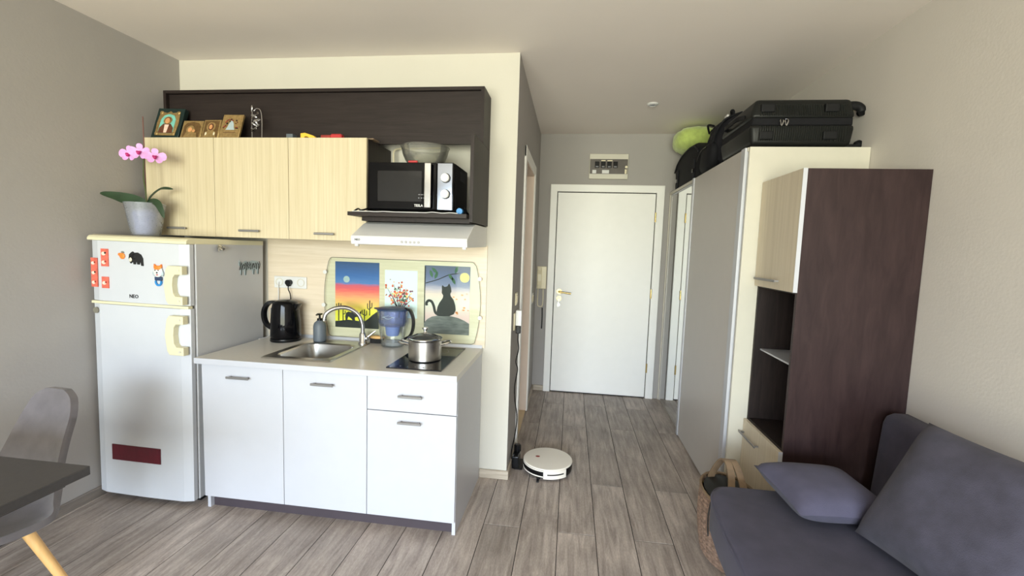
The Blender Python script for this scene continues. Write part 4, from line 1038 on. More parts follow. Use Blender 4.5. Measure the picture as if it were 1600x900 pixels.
zeb = zp([(0.02, 0.98), (0.0, 0.7), (0.08, 0.55), (0.06, 0.1), (0.14, 0.05), (0.18, 0.35), (0.24, 0.35), (0.25, 0.0), (0.33, 0.0), (0.36, 0.35), (0.6, 0.3), (0.62, 0.05), (0.7, 0.05), (0.72, 0.35), (0.80, 0.3), (0.82, 0.05), (0.9, 0.05), (0.9, 0.5), (1.0, 0.72), (0.92, 0.75), (0.86, 0.9), (0.6, 0.95), (0.4, 0.85), (0.3, 0.95), (0.15, 0.8)])
bm = prism(NB(), zeb, 'x', SXM, SXM+0.002); bm.transform(Mf); obj('cutout', bm, 'paint_grey', t2)
bm = NB(); rz_ = random.Random(8)
for i in range(22):
    u = 0.04+0.9*i/21; v0 = 0.42+rz_.uniform(-0.08, 0.05); v1 = 0.86+rz_.uniform(-0.12, 0.03)
    p = [(SXM+0.0026, -0.275+(u+rz_.uniform(-0.03, 0.03))*0.19, 1.238+v*0.092) for v in (v0, (v0+v1)/2, v1)]
    tube(bm, p, 0.0022, 5, True, 3)
for u in (0.1, 0.29, 0.66, 0.86): tube(bm, [(SXM+0.0026, -0.275+u*0.19, 1.238+0.02*0.092), (SXM+0.0026, -0.272+u*0.19, 1.238+0.4*0.092)], 0.0026, 5, False)
for v in bm.verts: v.co.x = SXM+0.002+(v.co.x-SXM-0.002)*0.4
bm.transform(Mf); obj('stripes', bm, 'ink', t2)

# orchid on the fridge
OX, OY, OZ_ = -2.012, -0.455, 1.4515
t = thing('orchid', 'pink orchid in a translucent plastic pot on the fridge', 'plant', (OX, OY, OZ_))
obj('pot', lathe(NB(), [(0.062, 0.0), (0.066, 0.004), (0.078, 0.07), (0.088, 0.14), (0.096, 0.18), (0.094, 0.18), (0.086, 0.14), (0.076, 0.07), (0.063, 0.006), (0.0, 0.005)], OX, OY, OZ_, 36), 'milky', t, True)
obj('bark', lathe(NB(), [(0.0, 0.007), (0.056, 0.008), (0.066, 0.08), (0.066, 0.13), (0.03, 0.15), (0.0, 0.15)], OX, OY, OZ_, 20), 'bark', t, True)
def leafm(pts, w, nrm=(0, 0, 1), fold=0.25):
    bm = NB(); path = smooth_path(pts, 6); m = len(path); rows = []
    for i, p in enumerate(path):
        s = i/(m-1); d_ = (path[min(i+1, m-1)]-path[max(i-1, 0)]).normalized()
        side = d_.cross(Vector(nrm)).normalized(); upv = side.cross(d_).normalized()
        ww = w*(math.sin(PI*min(1, 0.12+s*0.86))**0.7)
        rows.append([bm.verts.new(p+side*ww*k+upv*(abs(k)*ww*fold-0.0015*q_)) for k, q_ in ((-1, 0), (0, 0), (1, 0), (1, 1), (0, 1.5), (-1, 1))])
    for a, b_ in zip(rows, rows[1:]):
        for j in range(6): bm.faces.new((a[j], a[(j+1) % 6], b_[(j+1) % 6], b_[j]))
    bm.faces.new(list(reversed(rows[0]))); bm.faces.new(rows[-1])
    return bm
zt = OZ_+0.175
for pts, w, nv_ in (([(OX+0.01, OY, zt-0.03), (OX-0.03, OY-0.01, zt+0.005), (OX-0.11, OY-0.04, zt+0.03), (OX-0.165, OY-0.10, zt+0.045)], 0.034, (0.1, -0.85, 0.5)),
               ([(OX+0.01, OY, zt-0.03), (OX+0.03, OY, zt+0.03), (OX+0.08, OY+0.02, zt+0.085), (OX+0.145, OY+0.03, zt+0.088)], 0.02, (-0.3, -0.6, 0.75)),
               ([(OX+0.01, OY, zt-0.03), (OX+0.05, OY-0.02, zt+0.01), (OX+0.11, OY-0.03, zt), (OX+0.15, OY-0.035, zt-0.075)], 0.02, (0.3, -0.7, 0.6))):
    obj('leaf', leafm(pts, w, nv_), 'leaf_green', t, True)
sp = [(OX+0.005, OY, zt-0.05), (OX+0.008, OY, zt+0.05), (OX+0.002, OY-0.005, zt+0.14), (OX+0.012, OY-0.01, zt+0.235), (OX+0.02, OY-0.02, zt+0.27), (OX+0.06, OY-0.03, zt+0.275), (OX+0.11, OY-0.03, zt+0.262)]
obj('flower_stem', tube(NB(), sp, 0.0035, 7), 'stem_green', t, True)
obj('stake', tube(NB(), [(OX-0.002, OY+0.01, zt-0.06), (OX-0.004, OY+0.01, zt+0.475)], 0.003, 7, False), 'stake', t, True)
def flower(c, rz, rx, s):
    M2 = Matrix.Translation(c) @ Matrix.Rotation(rz, 4, 'Z') @ Matrix.Rotation(rx, 4, 'X')
    bm = blob(NB(), (0, -0.008, -0.006*s), (0.007*s, 0.009*s, 0.009*s), 10, 7)
    for sg in (-1, 1): blob(bm, (sg*0.006*s, -0.008, -0.001), (0.004*s, 0.005*s, 0.005*s), 8, 6)
    bm.transform(M2); f = obj('flower', bm, 'lip', t, True)
    for a, w, ln in ((PI/2, 0.030, 0.040), (0.12, 0.044, 0.046), (PI-0.12, 0.044, 0.046), (-PI/2+0.75, 0.028, 0.037), (-PI/2-0.75, 0.028, 0.037)):
        bm = NB(); n = 12
        ring_ = []
        for i in range(n):
            b_ = 2*PI*i/n; lx = (0.5+0.5*math.cos(b_))*ln*s; wy = math.sin(b_)*w*s*0.62*(0.7+0.3*math.cos(b_))
            x = math.cos(a)*lx-math.sin(a)*wy; z = math.sin(a)*lx+math.cos(a)*wy
            ring_.append((x, 0.006*(lx/(ln*s))**2*(-1)+0.003, z))
        top = [bm.verts.new((x, y-0.0008, z)) for x, y, z in ring_]; bot = [bm.verts.new((x, y+0.0008, z)) for x, y, z in ring_]
        cx_ = (math.cos(a)*ln*s*0.5, 0.004, math.sin(a)*ln*s*0.5)
        ct = bm.verts.new((cx_[0], cx_[1]-0.0008, cx_[2])); cb_ = bm.verts.new((cx_[0], cx_[1]+0.0008, cx_[2]))
        for i in range(n):
            j = (i+1) % n
            bm.faces.new((top[i], top[j], ct)); bm.faces.new((bot[j], bot[i], cb_)); bm.faces.new((top[i], bot[i], bot[j], top[j]))
        bm.transform(M2); obj('petal', bm, 'petal', f, True)
flower((OX-0.035, OY-0.05, zt+0.262), 0.15, -0.1, 1.12)
flower((OX+0.035, OY-0.055, zt+0.272), 0.35, -0.1, 1.15)
flower((OX+0.118, OY-0.045, zt+0.25), 0.7, -0.15, 1.12)

# ================================================================== CORRIDOR
# robot vacuum
RX, RY = 0.252, 0.175
t = thing('robot_vacuum', 'white round robot vacuum docked on the corridor floor', 'robot vacuum', (RX, RY, 0))
obj('body', lathe(NB(), [(0.150, 0.012), (0.158, 0.018), (0.160, 0.03), (0.160, 0.066), (0.157, 0.070)], RX, RY, 0, 56), 'black_plastic', t, True)
tp = obj('top_cover', lathe(NB(), [(0.160, 0.0685), (0.161, 0.072), (0.157, 0.077), (0.145, 0.0785), (0.0, 0.079)], RX, RY, 0, 56), 'robot_white', t, True)
bm = disc(NB(), (RX-0.068, RY+0.01, 0.0795), 0.011, 'z', 0.0008, 16, sx=1.3); obj('logo', bm, 'icon_red', tp)
def arc(r0, r1, a0, a1, z0, z1, n=18):
    bm = NB(); ps = []
    for i in range(n+1):
        a = a0+(a1-a0)*i/n; ps.append([bm.verts.new((RX+r*math.cos(a), RY+r*math.sin(a), z)) for r, z in ((r0, z0), (r1, z0), (r1, z1), (r0, z1))])
    for u, v in zip(ps, ps[1:]):
        for j in range(4): bm.faces.new((u[j], u[(j+1) % 4], v[(j+1) % 4], v[j]))
    bm.faces.new(ps[0]); bm.faces.new(ps[-1]); return bm
bu = obj('bumper', arc(0.158, 0.1625, -PI/2-0.12, -PI/2+0.85, 0.016, 0.068), 'robot_white', t, True)
obj('bumper_slot', arc(0.1622, 0.1632, -PI/2+0.03, -PI/2+0.72, 0.040, 0.048), 'ink', bu)
for z in (0.024, 0.060): obj('side_stripe', arc(0.159, 0.1620, -PI+0.12, -PI/2-0.13, z, z+0.007), 'robot_white', t, True)
bm = NB(); box(bm, RX-0.06, RX-0.045, RY-0.185, RY-0.14, 0.003, 0.008); disc(bm, (RX-0.05, RY-0.135, 0.01), 0.014, 'z', 0.008, 12); obj('side_brush', bm, 'ink', t)
for sx_ in (-1, 1): obj('wheel', disc(NB(), (RX+sx_*0.11, RY+0.02, 0.02), 0.02, 'x', 0.02, 16), 'ink', t, True)
# dock
t = thing('charging_dock', 'black charging dock against the corridor wall beside the robot vacuum', 'charging dock', (0.05, 0.20, 0))
obj('base_plate', B(0.03, 0.088, 0.13, 0.27, 0, 0.012, 0.003), 'black_plastic', t)
obj('tower', B(0.018, 0.062, 0.135, 0.265, 0.0005, 0.085, 0.006, 2), 'black_plastic', t)
bm = lathe(NB(), [(0.024, 0.0), (0.024, 0.035), (0.018, 0.042), (0.0, 0.043)], 0.042, 0.235, 0.085, 20); obj('sensor_dome', bm, 'black_plastic', t, True)
obj('contact_plate', B(0.0622, 0.0632, 0.215, 0.245, 0.068, 0.076), 'steel', t)
# socket, charger, cord on the corridor wall
t = thing('light_switch', 'cream light switch on the corridor wall above the charger', 'switch', (0.0, 0.17, 1.09))
obj('plate', B(0.0014, 0.010, 0.135, 0.205, 1.085, 1.165, 0.003), 'cream_plastic', t); obj('rocker', B(0.0095, 0.014, 0.15, 0.19, 1.10, 1.15, 0.002), 'cream_plastic', t)
t = thing('corridor_socket', 'cream wall socket holding the white charger in the corridor', 'socket', (0.0, 0.17, 0.93))
obj('plate', B(0.0014, 0.010, 0.095, 0.205, 0.93, 1.04, 0.003), 'cream_plastic', t)
t = thing('charger', 'white plug-in charger with black connector on the corridor wall', 'charger', (0.03, 0.16, 0.90))
obj('charger_body', B(0.0102, 0.048, 0.135, 0.175, 0.955, 1.055, 0.004, 2), 'white_plastic', t)
obj('connector', B(0.012, 0.044, 0.137, 0.173, 0.905, 0.954, 0.004, 2), 'black_plastic', t)
single('dock_cord', tube(NB(), [(0.028, 0.155, 0.904), (0.028, 0.155, 0.86), (0.034, 0.16, 0.80), (0.020, 0.15, 0.72), (0.030, 0.17, 0.66), (0.016, 0.16, 0.55), (0.022, 0.16, 0.45), (0.036, 0.18, 0.34), (0.028, 0.17, 0.22), (0.016, 0.12, 0.14), (0.018, 0.11, 0.08), (0.03, 0.115, 0.11), (0.036, 0.13, 0.085)], 0.0036, 7), 'black_plastic', 'black cord hanging down the corridor wall to the charging dock', 'cord', smooth=True)
t = thing('round_switch', 'white light switch past the bathroom doorway', 'switch', (0.0, 1.42, 0.95))
obj('plate', B(0.0014, 0.010, 1.33, 1.50, 0.945, 1.04, 0.004), 'white_plastic', t)
bm = disc(NB(), (0.012, 1.375, 0.992), 0.032, 'x', 0.006, 20); obj('well', bm, 'cream_plastic', t, True); bm = disc(NB(), (0.012, 1.455, 0.992), 0.032, 'x', 0.006, 20); obj('well', bm, 'cream_plastic', t, True)
# intercom and the things hanging under it
t = thing('intercom', 'cream intercom handset on the wall left of the entrance door', 'intercom', (0.06, D, 1.05))
obj('base', B(0.012, 0.108, D-0.02, D, 1.052, 1.278, 0.005, 2), 'cream_plastic', t)
bm = prism(NB(), [(D-0.022, 1.07), (D-0.05, 1.062), (D-0.056, 1.09), (D-0.043, 1.13), (D-0.043, 1.20), (D-0.056, 1.24), (D-0.05, 1.268), (D-0.022, 1.262)], 'x', 0.02, 0.062, 0.004)
obj('handset', bm, 'cream_plastic', t)
obj('coil_cord', tube(NB(), [(0.03, D-0.03, 1.06), (0.028, D-0.02, 0.98), (0.03, D-0.018, 0.89), (0.05, D-0.018, 0.872), (0.076, D-0.018, 0.88), (0.082, D-0.018, 0.94), (0.08, D-0.018, 1.05)], 0.0045, 7), 'cream_plastic', t, True)
single('wrist_strap', strap(NB(), [(0.078, D-0.012, 0.86), (0.081, D-0.013, 0.76), (0.079, D-0.012, 0.645)], (1, 0, 0), 0.013, 0.006), 'ink', 'short black strap hanging below the intercom', 'strap')
# fuse box
t = thing('fuse_box', 'white fuse box with a dark window above the entrance door', 'fuse box', (0.667, D, 2.15))
obj('frame', B(0.482, 0.852, D-0.03, D, 2.148, 2.386, 0.004, 2), 'cream_edge', t)
obj('window', B(0.488, 0.846, D-0.033, D-0.029, 2.196, 2.336), 'fuse_window', t)
for i in range(4):
    x = 0.535+i*0.058
    b2 = obj('breaker', B(x, x+0.042, D-0.041, D-0.033, 2.252, 2.312, 0.002), 'black_plastic', t)
    obj('toggle', B(x+0.008, x+0.034, D-0.046, D-0.041, 2.256, 2.268), 'grey_ink', b2)
for x0_, x1_ in ((0.594, 0.634), (0.652, 0.70)): obj('tag', B(x0_, x1_, D-0.035, D-0.0332, 2.316, 2.326), 'cream_plastic', t)
for x0_, x1_ in ((0.513, 0.55), (0.606, 0.672)): obj('sticker', B(x0_, x1_, D-0.035, D-0.0332, 2.200, 2.232), 'white_plastic', t)
bm = NB(); disc(bm, (0.833, D-0.035, 2.262), 0.012, 'y', 0.004, 14); box(bm, 0.82, 0.838, D-0.036, D-0.033, 2.198, 2.24); obj('latch', bm, 'cream_plastic', t)
# ceiling spot
t = thing('ceiling_spot', 'small white round spot fitting on the corridor ceiling', 'ceiling light', (0.91, 0.94, H))
obj('ring', lathe(NB(), [(0.042, 0.0), (0.042, -0.008), (0.030, -0.014), (0.024, -0.012), (0.024, 0.0)], 0.91, 0.94, H-0.0003, 28, cap=False), 'white_plastic', t, True)
obj('lens', lathe(NB(), [(0.0235, -0.006), (0.012, -0.012), (0.0, -0.013)], 0.91, 0.94, H-0.0003, 20), 'milky', t, True)

# ================================================================== WARDROBE
WX, WY0, WY1, WH = 1.2515, -0.115, 1.838, 2.027
t = thing('wardrobe', 'tall sliding-door wardrobe with a mirror along the corridor', 'wardrobe', (1.55, 0.86, 0))
obj('end_panel', B(WX+0.008, R-0.002, WY0, WY0+0.018, 0, WH-0.0005), 'cream_edge', t)
obj('end_panel', B(WX+0.008, R-0.002, WY1-0.018, WY1, 0, WH-0.0005), 'cream_edge', t)
obj('top_panel', B(WX+0.004, R-0.002, WY0+0.0185, WY1-0.0185, WH-0.02, WH), 'cream_edge', t)
obj('bottom_panel', B(WX+0.03, R-0.002, WY0+0.0185, WY1-0.0185, 0.0, 0.03), 'cream_edge', t)
obj('back_panel', B(R-0.008, R-0.002, WY0+0.0185, WY1-0.0185, 0.03, WH-0.0205), 'cream_edge', t)
pd = obj('sliding_door', B(WX, WX+0.016, -0.03, 0.93, 0.008, WH-0.004), 'wardrobe_panel', t)
obj('profile', B(WX-0.006, WX+0.02, -0.085, -0.03, 0.004, WH), 'alu', pd)
obj('profile', B(WX-0.006, WX+0.018, 0.93, 0.975, 0.004, WH), 'alu', pd)
md = obj('mirror_door', B(WX+0.020, WX+0.024, 0.98, 1.815, 0.02, WH-0.02), 'mirror', t)
obj('profile', B(WX+0.016, WX+0.034, 0.955, 0.985, 0.004, WH-0.021), 'alu', md)
obj('profile', B(WX+0.016, WX+0.034, 1.79, 1.82, 0.004, WH-0.021), 'wardrobe_panel', md)
obj('rail', B(WX+0.016, WX+0.034, 0.985, 1.79, WH-0.035, WH-0.021), 'alu', md)
# tall cabinet with a niche
KX0, KY0, KY1, KH = 1.333, -0.545, -0.117, 1.84
t = thing('tall_cabinet', 'tall dark wenge cabinet with light wood doors and an open niche', 'cabinet', (1.59, -0.33, 0))
bm = NB(); box(bm, KX0+0.019, R-0.003, KY0, KY0+0.018, 0, KH)
obj('side_panel', bm, 'wenge_panel', t)
obj('side_panel', B(KX0+0.019, R-0.003, KY1-0.016, KY1, 0, KH), 'wenge', t)
obj('back_panel', B(R-0.012, R-0.003, KY0+0.0185, KY1-0.0165, 0, KH), 'wenge', t)
for z in (0.0, 0.545, 1.285, KH-0.018): obj('board', B(KX0+0.02, R-0.0125, KY0+0.0185, KY1-0.0165, z, z+0.018), 'wenge', t)
obj('glass_shelf', B(KX0+0.05, R-0.02, KY0+0.020, KY1-0.018, 0.945, 0.953), 'alu', t)
for z0_, z1_, hz, ya, yb in ((1.293, KH+0.001, 1.335, -0.412, -0.168), (0.06, 0.553, 0.482, -0.345, -0.126)):
    dd = obj('door', B(KX0+0.001, KX0+0.0185, KY0+0.001, KY1-0.002, z0_, z1_, 0.001), 'light_wood_grey', t)
    obj('edge_band', B(KX0+0.0006, KX0+0.0188, KY0-0.0002, KY0+0.001, z0_, z1_), 'white_laminate', dd)
    bar_handle(ya, yb, KX0, hz, dd, 'y')
# luggage on the wardrobe
ZW = WH+0.001
SU = (1.262, 1.782, -0.085, 0.42, ZW+0.016, ZW+0.262)
t = thing('suitcase', 'black ribbed hard-shell suitcase lying on the wardrobe', 'suitcase', (1.5, 0.15, ZW))
zm = (SU[4]+SU[5])/2
def shell(z0, z1, inset, up):
    bm = B(SU[0], SU[1], SU[2], SU[3], z0, z1, 0.0)
    for v in bm.verts:
        edge = (v.co.z > zm) == up and abs(v.co.z-zm) > 0.03
        if edge:
            v.co.x += inset if v.co.x < 1.5 else -inset*0.5
            v.co.y += inset if v.co.y < 0.15 else -inset
    bmesh.ops.bevel(bm, geom=list(bm.edges), offset=0.022, segments=3, affect='EDGES', profile=0.5)
    return bm
obj('lower_shell', shell(SU[4], zm-0.016, 0.016, False), 'suitcase_shell', t, True)
obj('upper_shell', shell(zm+0.016, SU[5], 0.03, True), 'suitcase_shell', t, True)
obj('zip_band', B(SU[0]+0.012, SU[1]-0.012, SU[2]+0.008, SU[3]-0.01, zm-0.022, zm+0.022, 0.006), 'black_nylon', t)
bm = NB()
for i in range(38):
    x = SU[0]+0.05+i*0.0114
    for (za, zb, ya, yb) in ((SU[4]+0.022, zm-0.028, SU[2]+0.004, SU[2]-0.002), (zm+0.028, SU[5]-0.035, SU[2]-0.002, SU[2]+0.016)):
        v = [bm.verts.new(p) for p in ((x-0.0034, ya+0.004, za), (x+0.0034, ya+0.004, za), (x, ya-0.006, za), (x-0.0034, yb+0.004, zb), (x+0.0034, yb+0.004, zb), (x, yb-0.006, zb))]
        for f in ((0, 2, 1), (3, 4, 5), (0, 1, 4, 3), (1, 2, 5, 4), (2, 0, 3, 5)): bm.faces.new([v[i_] for i_ in f])
obj('ribs', bm, 'suitcase_rib', t)['kind'] = 'stuff'
for x in (1.345, 1.66):
    for z in (SU[4]+0.05, SU[5]-0.055): obj('corner_pad', B(x-0.035, x+0.035, SU[2]-0.006, SU[2]+0.02, z-0.022, z+0.022, 0.006, 2), 'black_matte', t)
bm = NB()
for s in (-1, 1): tube(bm, [(1.425+s*0.012, SU[2]+0.004, zm+0.012), (1.425+s*0.020, SU[2]-0.012, zm), (1.425+s*0.012, SU[2]-0.010, zm-0.026), (1.425+s*0.004, SU[2]-0.012, zm-0.002), (1.425+s*0.010, SU[2]+0.004, zm+0.010)], 0.003, 6)
obj('zip_pulls', bm, 'chrome', t, True)
for z, dz in ((SU[5]-0.04, 1), (SU[4]+0.012, -1)):
    for y in (SU[2]+0.06, SU[3]-0.06):
        bm = tube(NB(), [(SU[1]-0.03, y, z+0.008*dz), (SU[1]+0.02, y, z+0.010*dz), (SU[1]+0.045, y, z-0.002), (SU[1]+0.052, y, z-0.020 if dz > 0 else z+0.006)], lambda q_: 0.024-0.004*q_ if dz > 0 else 0.016, 10)
        wh = obj('wheel_housing', bm, 'black_matte', t, True)
        obj('wheel', disc(NB(), (SU[1]+0.05, y, z-0.024 if dz > 0 else z+0.006), 0.02, 'y', 0.016, 16), 'black_plastic', wh, True)
obj('side_handle', strap(NB(), [(SU[0]+0.01, 0.03, zm+0.05), (SU[0]-0.018, 0.07, zm+0.05), (SU[0]-0.02, 0.17, zm+0.05), (SU[0]-0.018, 0.27, zm+0.05), (SU[0]+0.01, 0.31, zm+0.05)], (0, 0, 1), 0.022, 0.008), 'black_matte', t, True)
# backpack
t = thing('backpack', 'dark grey backpack on the wardrobe behind the suitcase', 'backpack', (1.45, 0.66, ZW))
bm = blob(NB(), (1.47, 0.68, ZW+0.175), (0.20, 0.21, 0.185), 20, 14, 0.02, 3, 0.72)
for v in bm.verts: v.co.y += (v.co.z-ZW-0.18)*-0.35; v.co.z = max(v.co.z, ZW+0.001)
obj('bag', bm, 'grey_nylon', t, True, 180)
bm = blob(NB(), (1.29, 0.70, ZW+0.10), (0.055, 0.13, 0.10), 16, 10, 0.0, 1, 0.7)
for v in bm.verts: v.co.y += (v.co.z-ZW-0.1)*-0.3; v.co.z = max(v.co.z, ZW+0.002)
pk = obj('front_pocket', bm, 'black_nylon', t, True, 180)
obj('zip', tube(NB(), [(1.235, 0.83, ZW+0.10), (1.232, 0.74, ZW+0.155), (1.235, 0.62, ZW+0.16)], 0.004, 6), 'black_plastic', pk, True)
for y in (0.60, 0.72): obj('strap', strap(NB(), [(1.285, y+0.06, ZW+0.06), (1.27, y, ZW+0.20), (1.31, y-0.07, ZW+0.31), (1.42, y-0.08, ZW+0.36)], (0.2, 1, 0), 0.034, 0.012), 'black_nylon', t, True)
obj('haul_loop', tube(NB(), [(1.38, 0.56, ZW+0.345), (1.37, 0.54, ZW+0.375), (1.37, 0.58, ZW+0.385), (1.39, 0.62, ZW+0.35)], 0.009, 8), 'black_nylon', t, True)
obj('label_tag', B(1.335, 1.35, 0.555, 0.605, ZW+0.315, ZW+0.36, 0.003), 'white_plastic', t)
# black holdall
t = thing('holdall', 'black domed travel bag at the far end of the wardrobe top', 'bag', (1.5, 1.33, ZW))
pts = [(0.92, ZW), (1.72, ZW), (1.74, ZW+0.20), (1.66, ZW+0.255), (1.5, ZW+0.30), (1.3, ZW+0.315), (1.1, ZW+0.30), (0.97, ZW+0.24)]
obj('bag', prism(NB(), [(y, z) for y, z in pts], 'x', 1.275, 1.66, 0.03), 'black_nylon', t, True)
obj('piping', tube(NB(), [(1.272, y, z-0.03) for y, z in pts[2:]], 0.006, 6), 'grey_nylon', t, True)
for y in (1.60, 1.05):
    bk = obj('strap', B(1.264, 1.276, y-0.016, y+0.016, ZW+0.004, ZW+0.17, 0.003), 'grey_nylon', t); obj('buckle', B(1.256, 1.268, y-0.024, y+0.024, ZW+0.06, ZW+0.09, 0.003), 'chrome' if y > 1.5 else 'black_plastic', bk)
t = thing('camera_pouch', 'small black pouch with a strap between backpack and travel bag', 'pouch', (1.40, 0.98, ZW+0.30))
bm = blob(NB(), (1.42, 0.985, ZW+0.345), (0.06, 0.085, 0.055), 14, 8, 0.06, 2, 0.75); obj('pouch', bm, 'black_matte', t, True)
obj('strap', tube(NB(), [(1.37, 1.06, ZW+0.36), (1.34, 1.0, ZW+0.405), (1.36, 0.92, ZW+0.38)], 0.008, 7), 'black_nylon', t, True)
# fluffy pillow
bm = blob(NB(), (1.395, 1.60, ZW+0.428), (0.185, 0.215, 0.112), 28, 18, 0.03, 5, 0.85)
single('fluffy_pillow', bm, 'green_fluff', 'pale green fluffy cushion on the black travel bag by the ceiling', 'cushion', smooth=True, base=(1.395, 1.60, ZW+0.316))

# ================================================================== SOFA
t = thing('sofa', 'dark grey-violet fabric sofa along the right wall', 'sofa', (1.38, -1.8, 0))
SFX, SFY, SFZ = 0.915, -0.755, 0.48
def seat_plan(d_):
    return [(1.70, SFY-d_), (1.05+d_, SFY-d_), (1.005+d_, SFY-0.010-d_), (0.965+d_, SFY-0.055-d_), (0.942+d_, SFY-0.13), (0.925+d_, -1.05), (0.915+d_, -1.3), (0.905+d_, -2.95), (1.70, -2.95)]
bm = prism(NB(), seat_plan(0), 'z', 0.335, SFZ); bmesh.ops.bevel(bm, geom=[e for e in bm.edges if abs(e.verts[0].co.z-e.verts[1].co.z) < 1e-6], offset=0.022, segments=4, affect='EDGES', profile=0.5)
seat = obj('seat', bm, 'sofa_fabric', t, True, 60)
obj('piping', tube(NB(), [(x_+0.004, y_-0.003, SFZ-0.013) for x_, y_ in seat_plan(0)[1:8]], 0.005, 6, True, 3), 'sofa_fabric', seat, True)
bm = prism(NB(), seat_plan(0.085), 'z', 0.06, 0.334)
obj('base', bm, 'sofa_fabric', t, True, 60)
bm = prism(NB(), [(1.68, 0.30), (1.842, 0.30), (1.842, 0.755), (1.83, 0.785), (1.80, 0.80), (1.75, 0.80), (1.722, 0.785), (1.71, 0.755)], 'y', -2.95, -0.60, 0.02)
obj('backrest', bm, 'sofa_fabric', t, True, 60)
for x in (1.10, 1.64):
    for y in (-0.92, -2.85): obj('leg', lathe(NB(), [(0.018, 0), (0.025, 0.06)], x, y, 0, 14), 'black_plastic', t, True)
# small pillow
M = Matrix.Translation((1.345, -0.885, SFZ+0.074)) @ Matrix.Rotation(0.10, 4, 'Z') @ Matrix.Rotation(0.06, 4, 'X') @ Matrix.Rotation(0.03, 4, 'Y')
bm = pillow(NB(), 0.36, 0.33, 0.135, 20, 0.06, 0.001, 2); bm.transform(M)
single('throw_pillow', bm, 'pillow_fabric', 'small plain grey-violet pillow lying flat on the sofa seat', 'pillow', smooth=True, base=(1.345, -0.895, SFZ))
# big cushion leaning on the backrest
zax = Vector((-0.46, -0.30, 0.0))
v_up = (Vector((1.605, -1.00, 0.885))-Vector((1.385, -1.045, 0.505))).normalized()
u_al = Vector((0.02, -1.0, -0.16)); u_al = (u_al-v_up*u_al.dot(v_up)).normalized()
nrm = u_al.cross(v_up).normalized()
cen = Vector((1.492, -1.022, 0.695))+u_al*0.255
M = Matrix(((u_al.x, v_up.x, nrm.x, cen.x), (u_al.y, v_up.y, nrm.y, cen.y), (u_al.z, v_up.z, nrm.z, cen.z), (0, 0, 0, 1)))
bm = pillow(NB(), 0.52, 0.46, 0.17, 24, 0.05, 0.0035, 5); bm.transform(M)
single('back_cushion', bm, 'cushion_fabric', 'large square mottled grey cushion leaning against the sofa backrest', 'cushion', smooth=True, base=(1.45, -1.28, SFZ))
# straw bag
t = thing('straw_bag', 'woven straw bag with leather handles between sofa and wardrobe', 'bag', (1.17, -0.53, 0))
BX, BY = 1.150, -0.50
bm = NB(); rs = 15; n = 48; rings = []
for i in range(rs*3+1):
    z = 0.004+0.31*i/(rs*3)
    k = 0.78+0.22*math.sin(PI*min(1, z/0.31*0.62+0.08)); rings.append([])
    for j in range(n):
        a = 2*PI*j/n; w_ = 0.006*math.sin(2*PI*i/3+ (PI if j % 2 else 0))
        rings[-1].append(bm.verts.new((BX+(0.125*k+w_)*math.cos(a), BY+(0.20*k+w_)*math.sin(a), z)))
for a, b_ in zip(rings, rings[1:]):
    for j in range(n): bm.faces.new((a[j], a[(j+1) % n], b_[(j+1) % n], b_[j]))
bm.faces.new(list(reversed(rings[0])))
obj('weave', bm, 'straw', t, False)
obj('rim', tube(NB(), [(BX+0.122*math.cos(2*PI*j/24), BY+0.195*math.sin(2*PI*j/24), 0.316) for j in range(25)], 0.007, 6, False), 'leather', t, True)
for s in (-1, 1):
    x = BX+s*0.045
    h = obj('handle', strap(NB(), [(x, BY-0.13, 0.25), (x+s*-0.01, BY-0.12, 0.33), (x-s*0.025, BY-0.06, 0.425), (x-s*0.03, BY+0.02, 0.46), (x-s*0.025, BY+0.09, 0.425), (x, BY+0.13, 0.33), (x, BY+0.14, 0.25)], (1, 0, 0), 0.03, 0.009), 'leather', t, True)
    for y in (-0.125, 0.135): obj('buckle', tube(NB(), [(x-0.02-0.02*(s < 0), BY+y-0.008, 0.285), (x-0.02-0.02*(s < 0), BY+y+0.012, 0.30)], 0.006, 6, False), 'brass', h, True)
obj('lining', lathe(NB(), [(0.9, 0.0), (0.94, 0.03), (0.6, 0.045), (0.0, 0.05)], BX, BY, 0.285, 30, sx=0.115, sy=0.185), 'ink', t, True)
obj('drawstring', tube(NB(), [(BX-0.115, BY-0.10, 0.31), (BX-0.128, BY-0.12, 0.26), (BX-0.126, BY-0.12, 0.20), (BX-0.124, BY-0.125, 0.16)], 0.003, 6), 'ink', t, True)

# ================================================================== TABLE AND CHAIR
t = thing('dining_table', 'dark grey table at the bottom left corner', 'table', (-1.5, -2.0, 0))
obj('tabletop', B(-2.0, -1.075, -2.35, -1.553, 0.722, 0.75, 0.002), 'table_top', t)
obj('under_frame', B(-1.96, -1.115, -2.31, -1.593, 0.70, 0.7215), 'table_top', t)
obj('column', lathe(NB(), [(0.035, 0.012), (0.035, 0.699)], -1.56, -1.98, 0, 20), 'black_plastic', t, True)
obj('foot_plate', lathe(NB(), [(0.22, 0.0), (0.22, 0.008), (0.04, 0.014)], -1.56, -1.98, 0, 36), 'black_plastic', t, True)
CHX, CHY = 0.0, 0.0
MC = Matrix.Translation((-1.74, -1.427, 0)) @ Matrix.Rotation(-0.078, 4, 'Z')
def cobj(nm, bm, mat, par, smooth=False, ang=40):
    bm.transform(MC); return obj(nm, bm, mat, par, smooth, ang)
t = thing('dining_chair', 'grey velvet shell chair with wooden legs tucked under the dark table', 'chair', (0, 0, 0), M=MC)
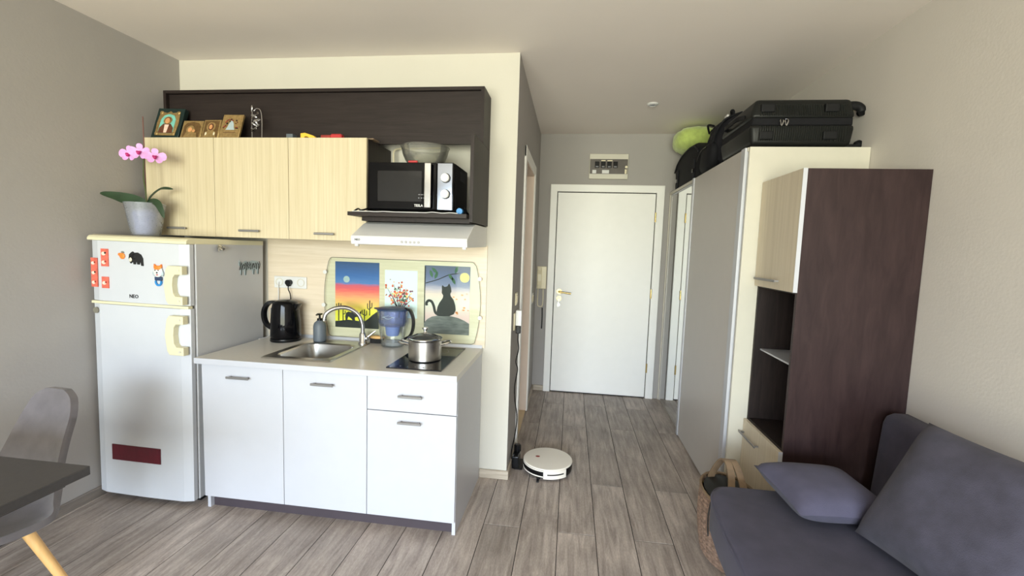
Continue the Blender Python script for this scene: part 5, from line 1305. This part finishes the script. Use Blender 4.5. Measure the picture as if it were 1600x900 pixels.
# one-piece shell: profile from front lip of the seat to the top of the backrest
prof = [(-0.225, 0.405), (-0.205, 0.425), (-0.15, 0.416), (-0.05, 0.392), (0.05, 0.378), (0.11, 0.384), (0.155, 0.416), (0.187, 0.475), (0.212, 0.555), (0.241, 0.64), (0.268, 0.72), (0.283, 0.785), (0.288, 0.815)]
wid = [0.19, 0.222, 0.242, 0.25, 0.25, 0.242, 0.212, 0.178, 0.150, 0.134, 0.121, 0.094, 0.045]
side = [0.006, 0.012, 0.02, 0.028, 0.034, 0.04, 0.042, 0.036, 0.03, 0.025, 0.018, 0.01, 0.003]
pp = smooth_path([(0, y, z) for y, z in prof], 3); ww = smooth_path([(w_, s_, 0) for w_, s_ in zip(wid, side)], 3)
bm = NB(); nn = 16; G = []
for i, (p, w_) in enumerate(zip(pp, ww)):
    d_ = (pp[min(i+1, len(pp)-1)]-pp[max(i-1, 0)]).normalized(); nv = Vector((0, -d_.z, d_.y))
    row = []
    for j in range(nn+1):
        u = -1+2*j/nn
        row.append(Vector((CHX+u*w_.x, CHY, 0))+Vector((0, p.y, p.z))+nv*(w_.y*u*u*abs(u)**0.5))
    G.append((row, nv))
top = [[bm.verts.new(v+nv*0.014) for v in row] for row, nv in G]; bot = [[bm.verts.new(v-nv*0.014) for v in row] for row, nv in G]
for A, fl_ in ((top, False), (bot, True)):
    for a, b_ in zip(A, A[1:]):
        for j in range(nn):
            f = (a[j], a[j+1], b_[j+1], b_[j]); bm.faces.new(tuple(reversed(f)) if fl_ else f)
for j in range(nn):
    bm.faces.new((top[0][j], bot[0][j], bot[0][j+1], top[0][j+1])); bm.faces.new((top[-1][j+1], bot[-1][j+1], bot[-1][j], top[-1][j]))
for a, b_ in zip(range(len(top)-1), range(1, len(top))):
    bm.faces.new((top[a][0], top[b_][0], bot[b_][0], bot[a][0])); bm.faces.new((top[b_][-1], top[a][-1], bot[a][-1], bot[b_][-1]))
sh = cobj('shell', bm, 'chair_velvet', t, True, 70)
cobj('seam', tube(NB(), [G[17][0][j]-G[17][1]*0.0145 for j in range(nn+1)], 0.0025, 5, False), 'grey_soap', sh, True)
cobj('under_frame', B(CHX-0.13, CHX+0.13, CHY-0.13, CHY+0.11, 0.338, 0.356, 0.004), 'black_plastic', t)
for sx_ in (-1, 1):
    for sy_ in (-1, 1):
        cobj('leg', tube(NB(), [(CHX+sx_*0.11, CHY+sy_*0.085, 0.35), (CHX+sx_*0.245, CHY+sy_*0.17, 0.0)], lambda q_: 0.0185-0.006*q_, 14, False), 'beech', t, True)
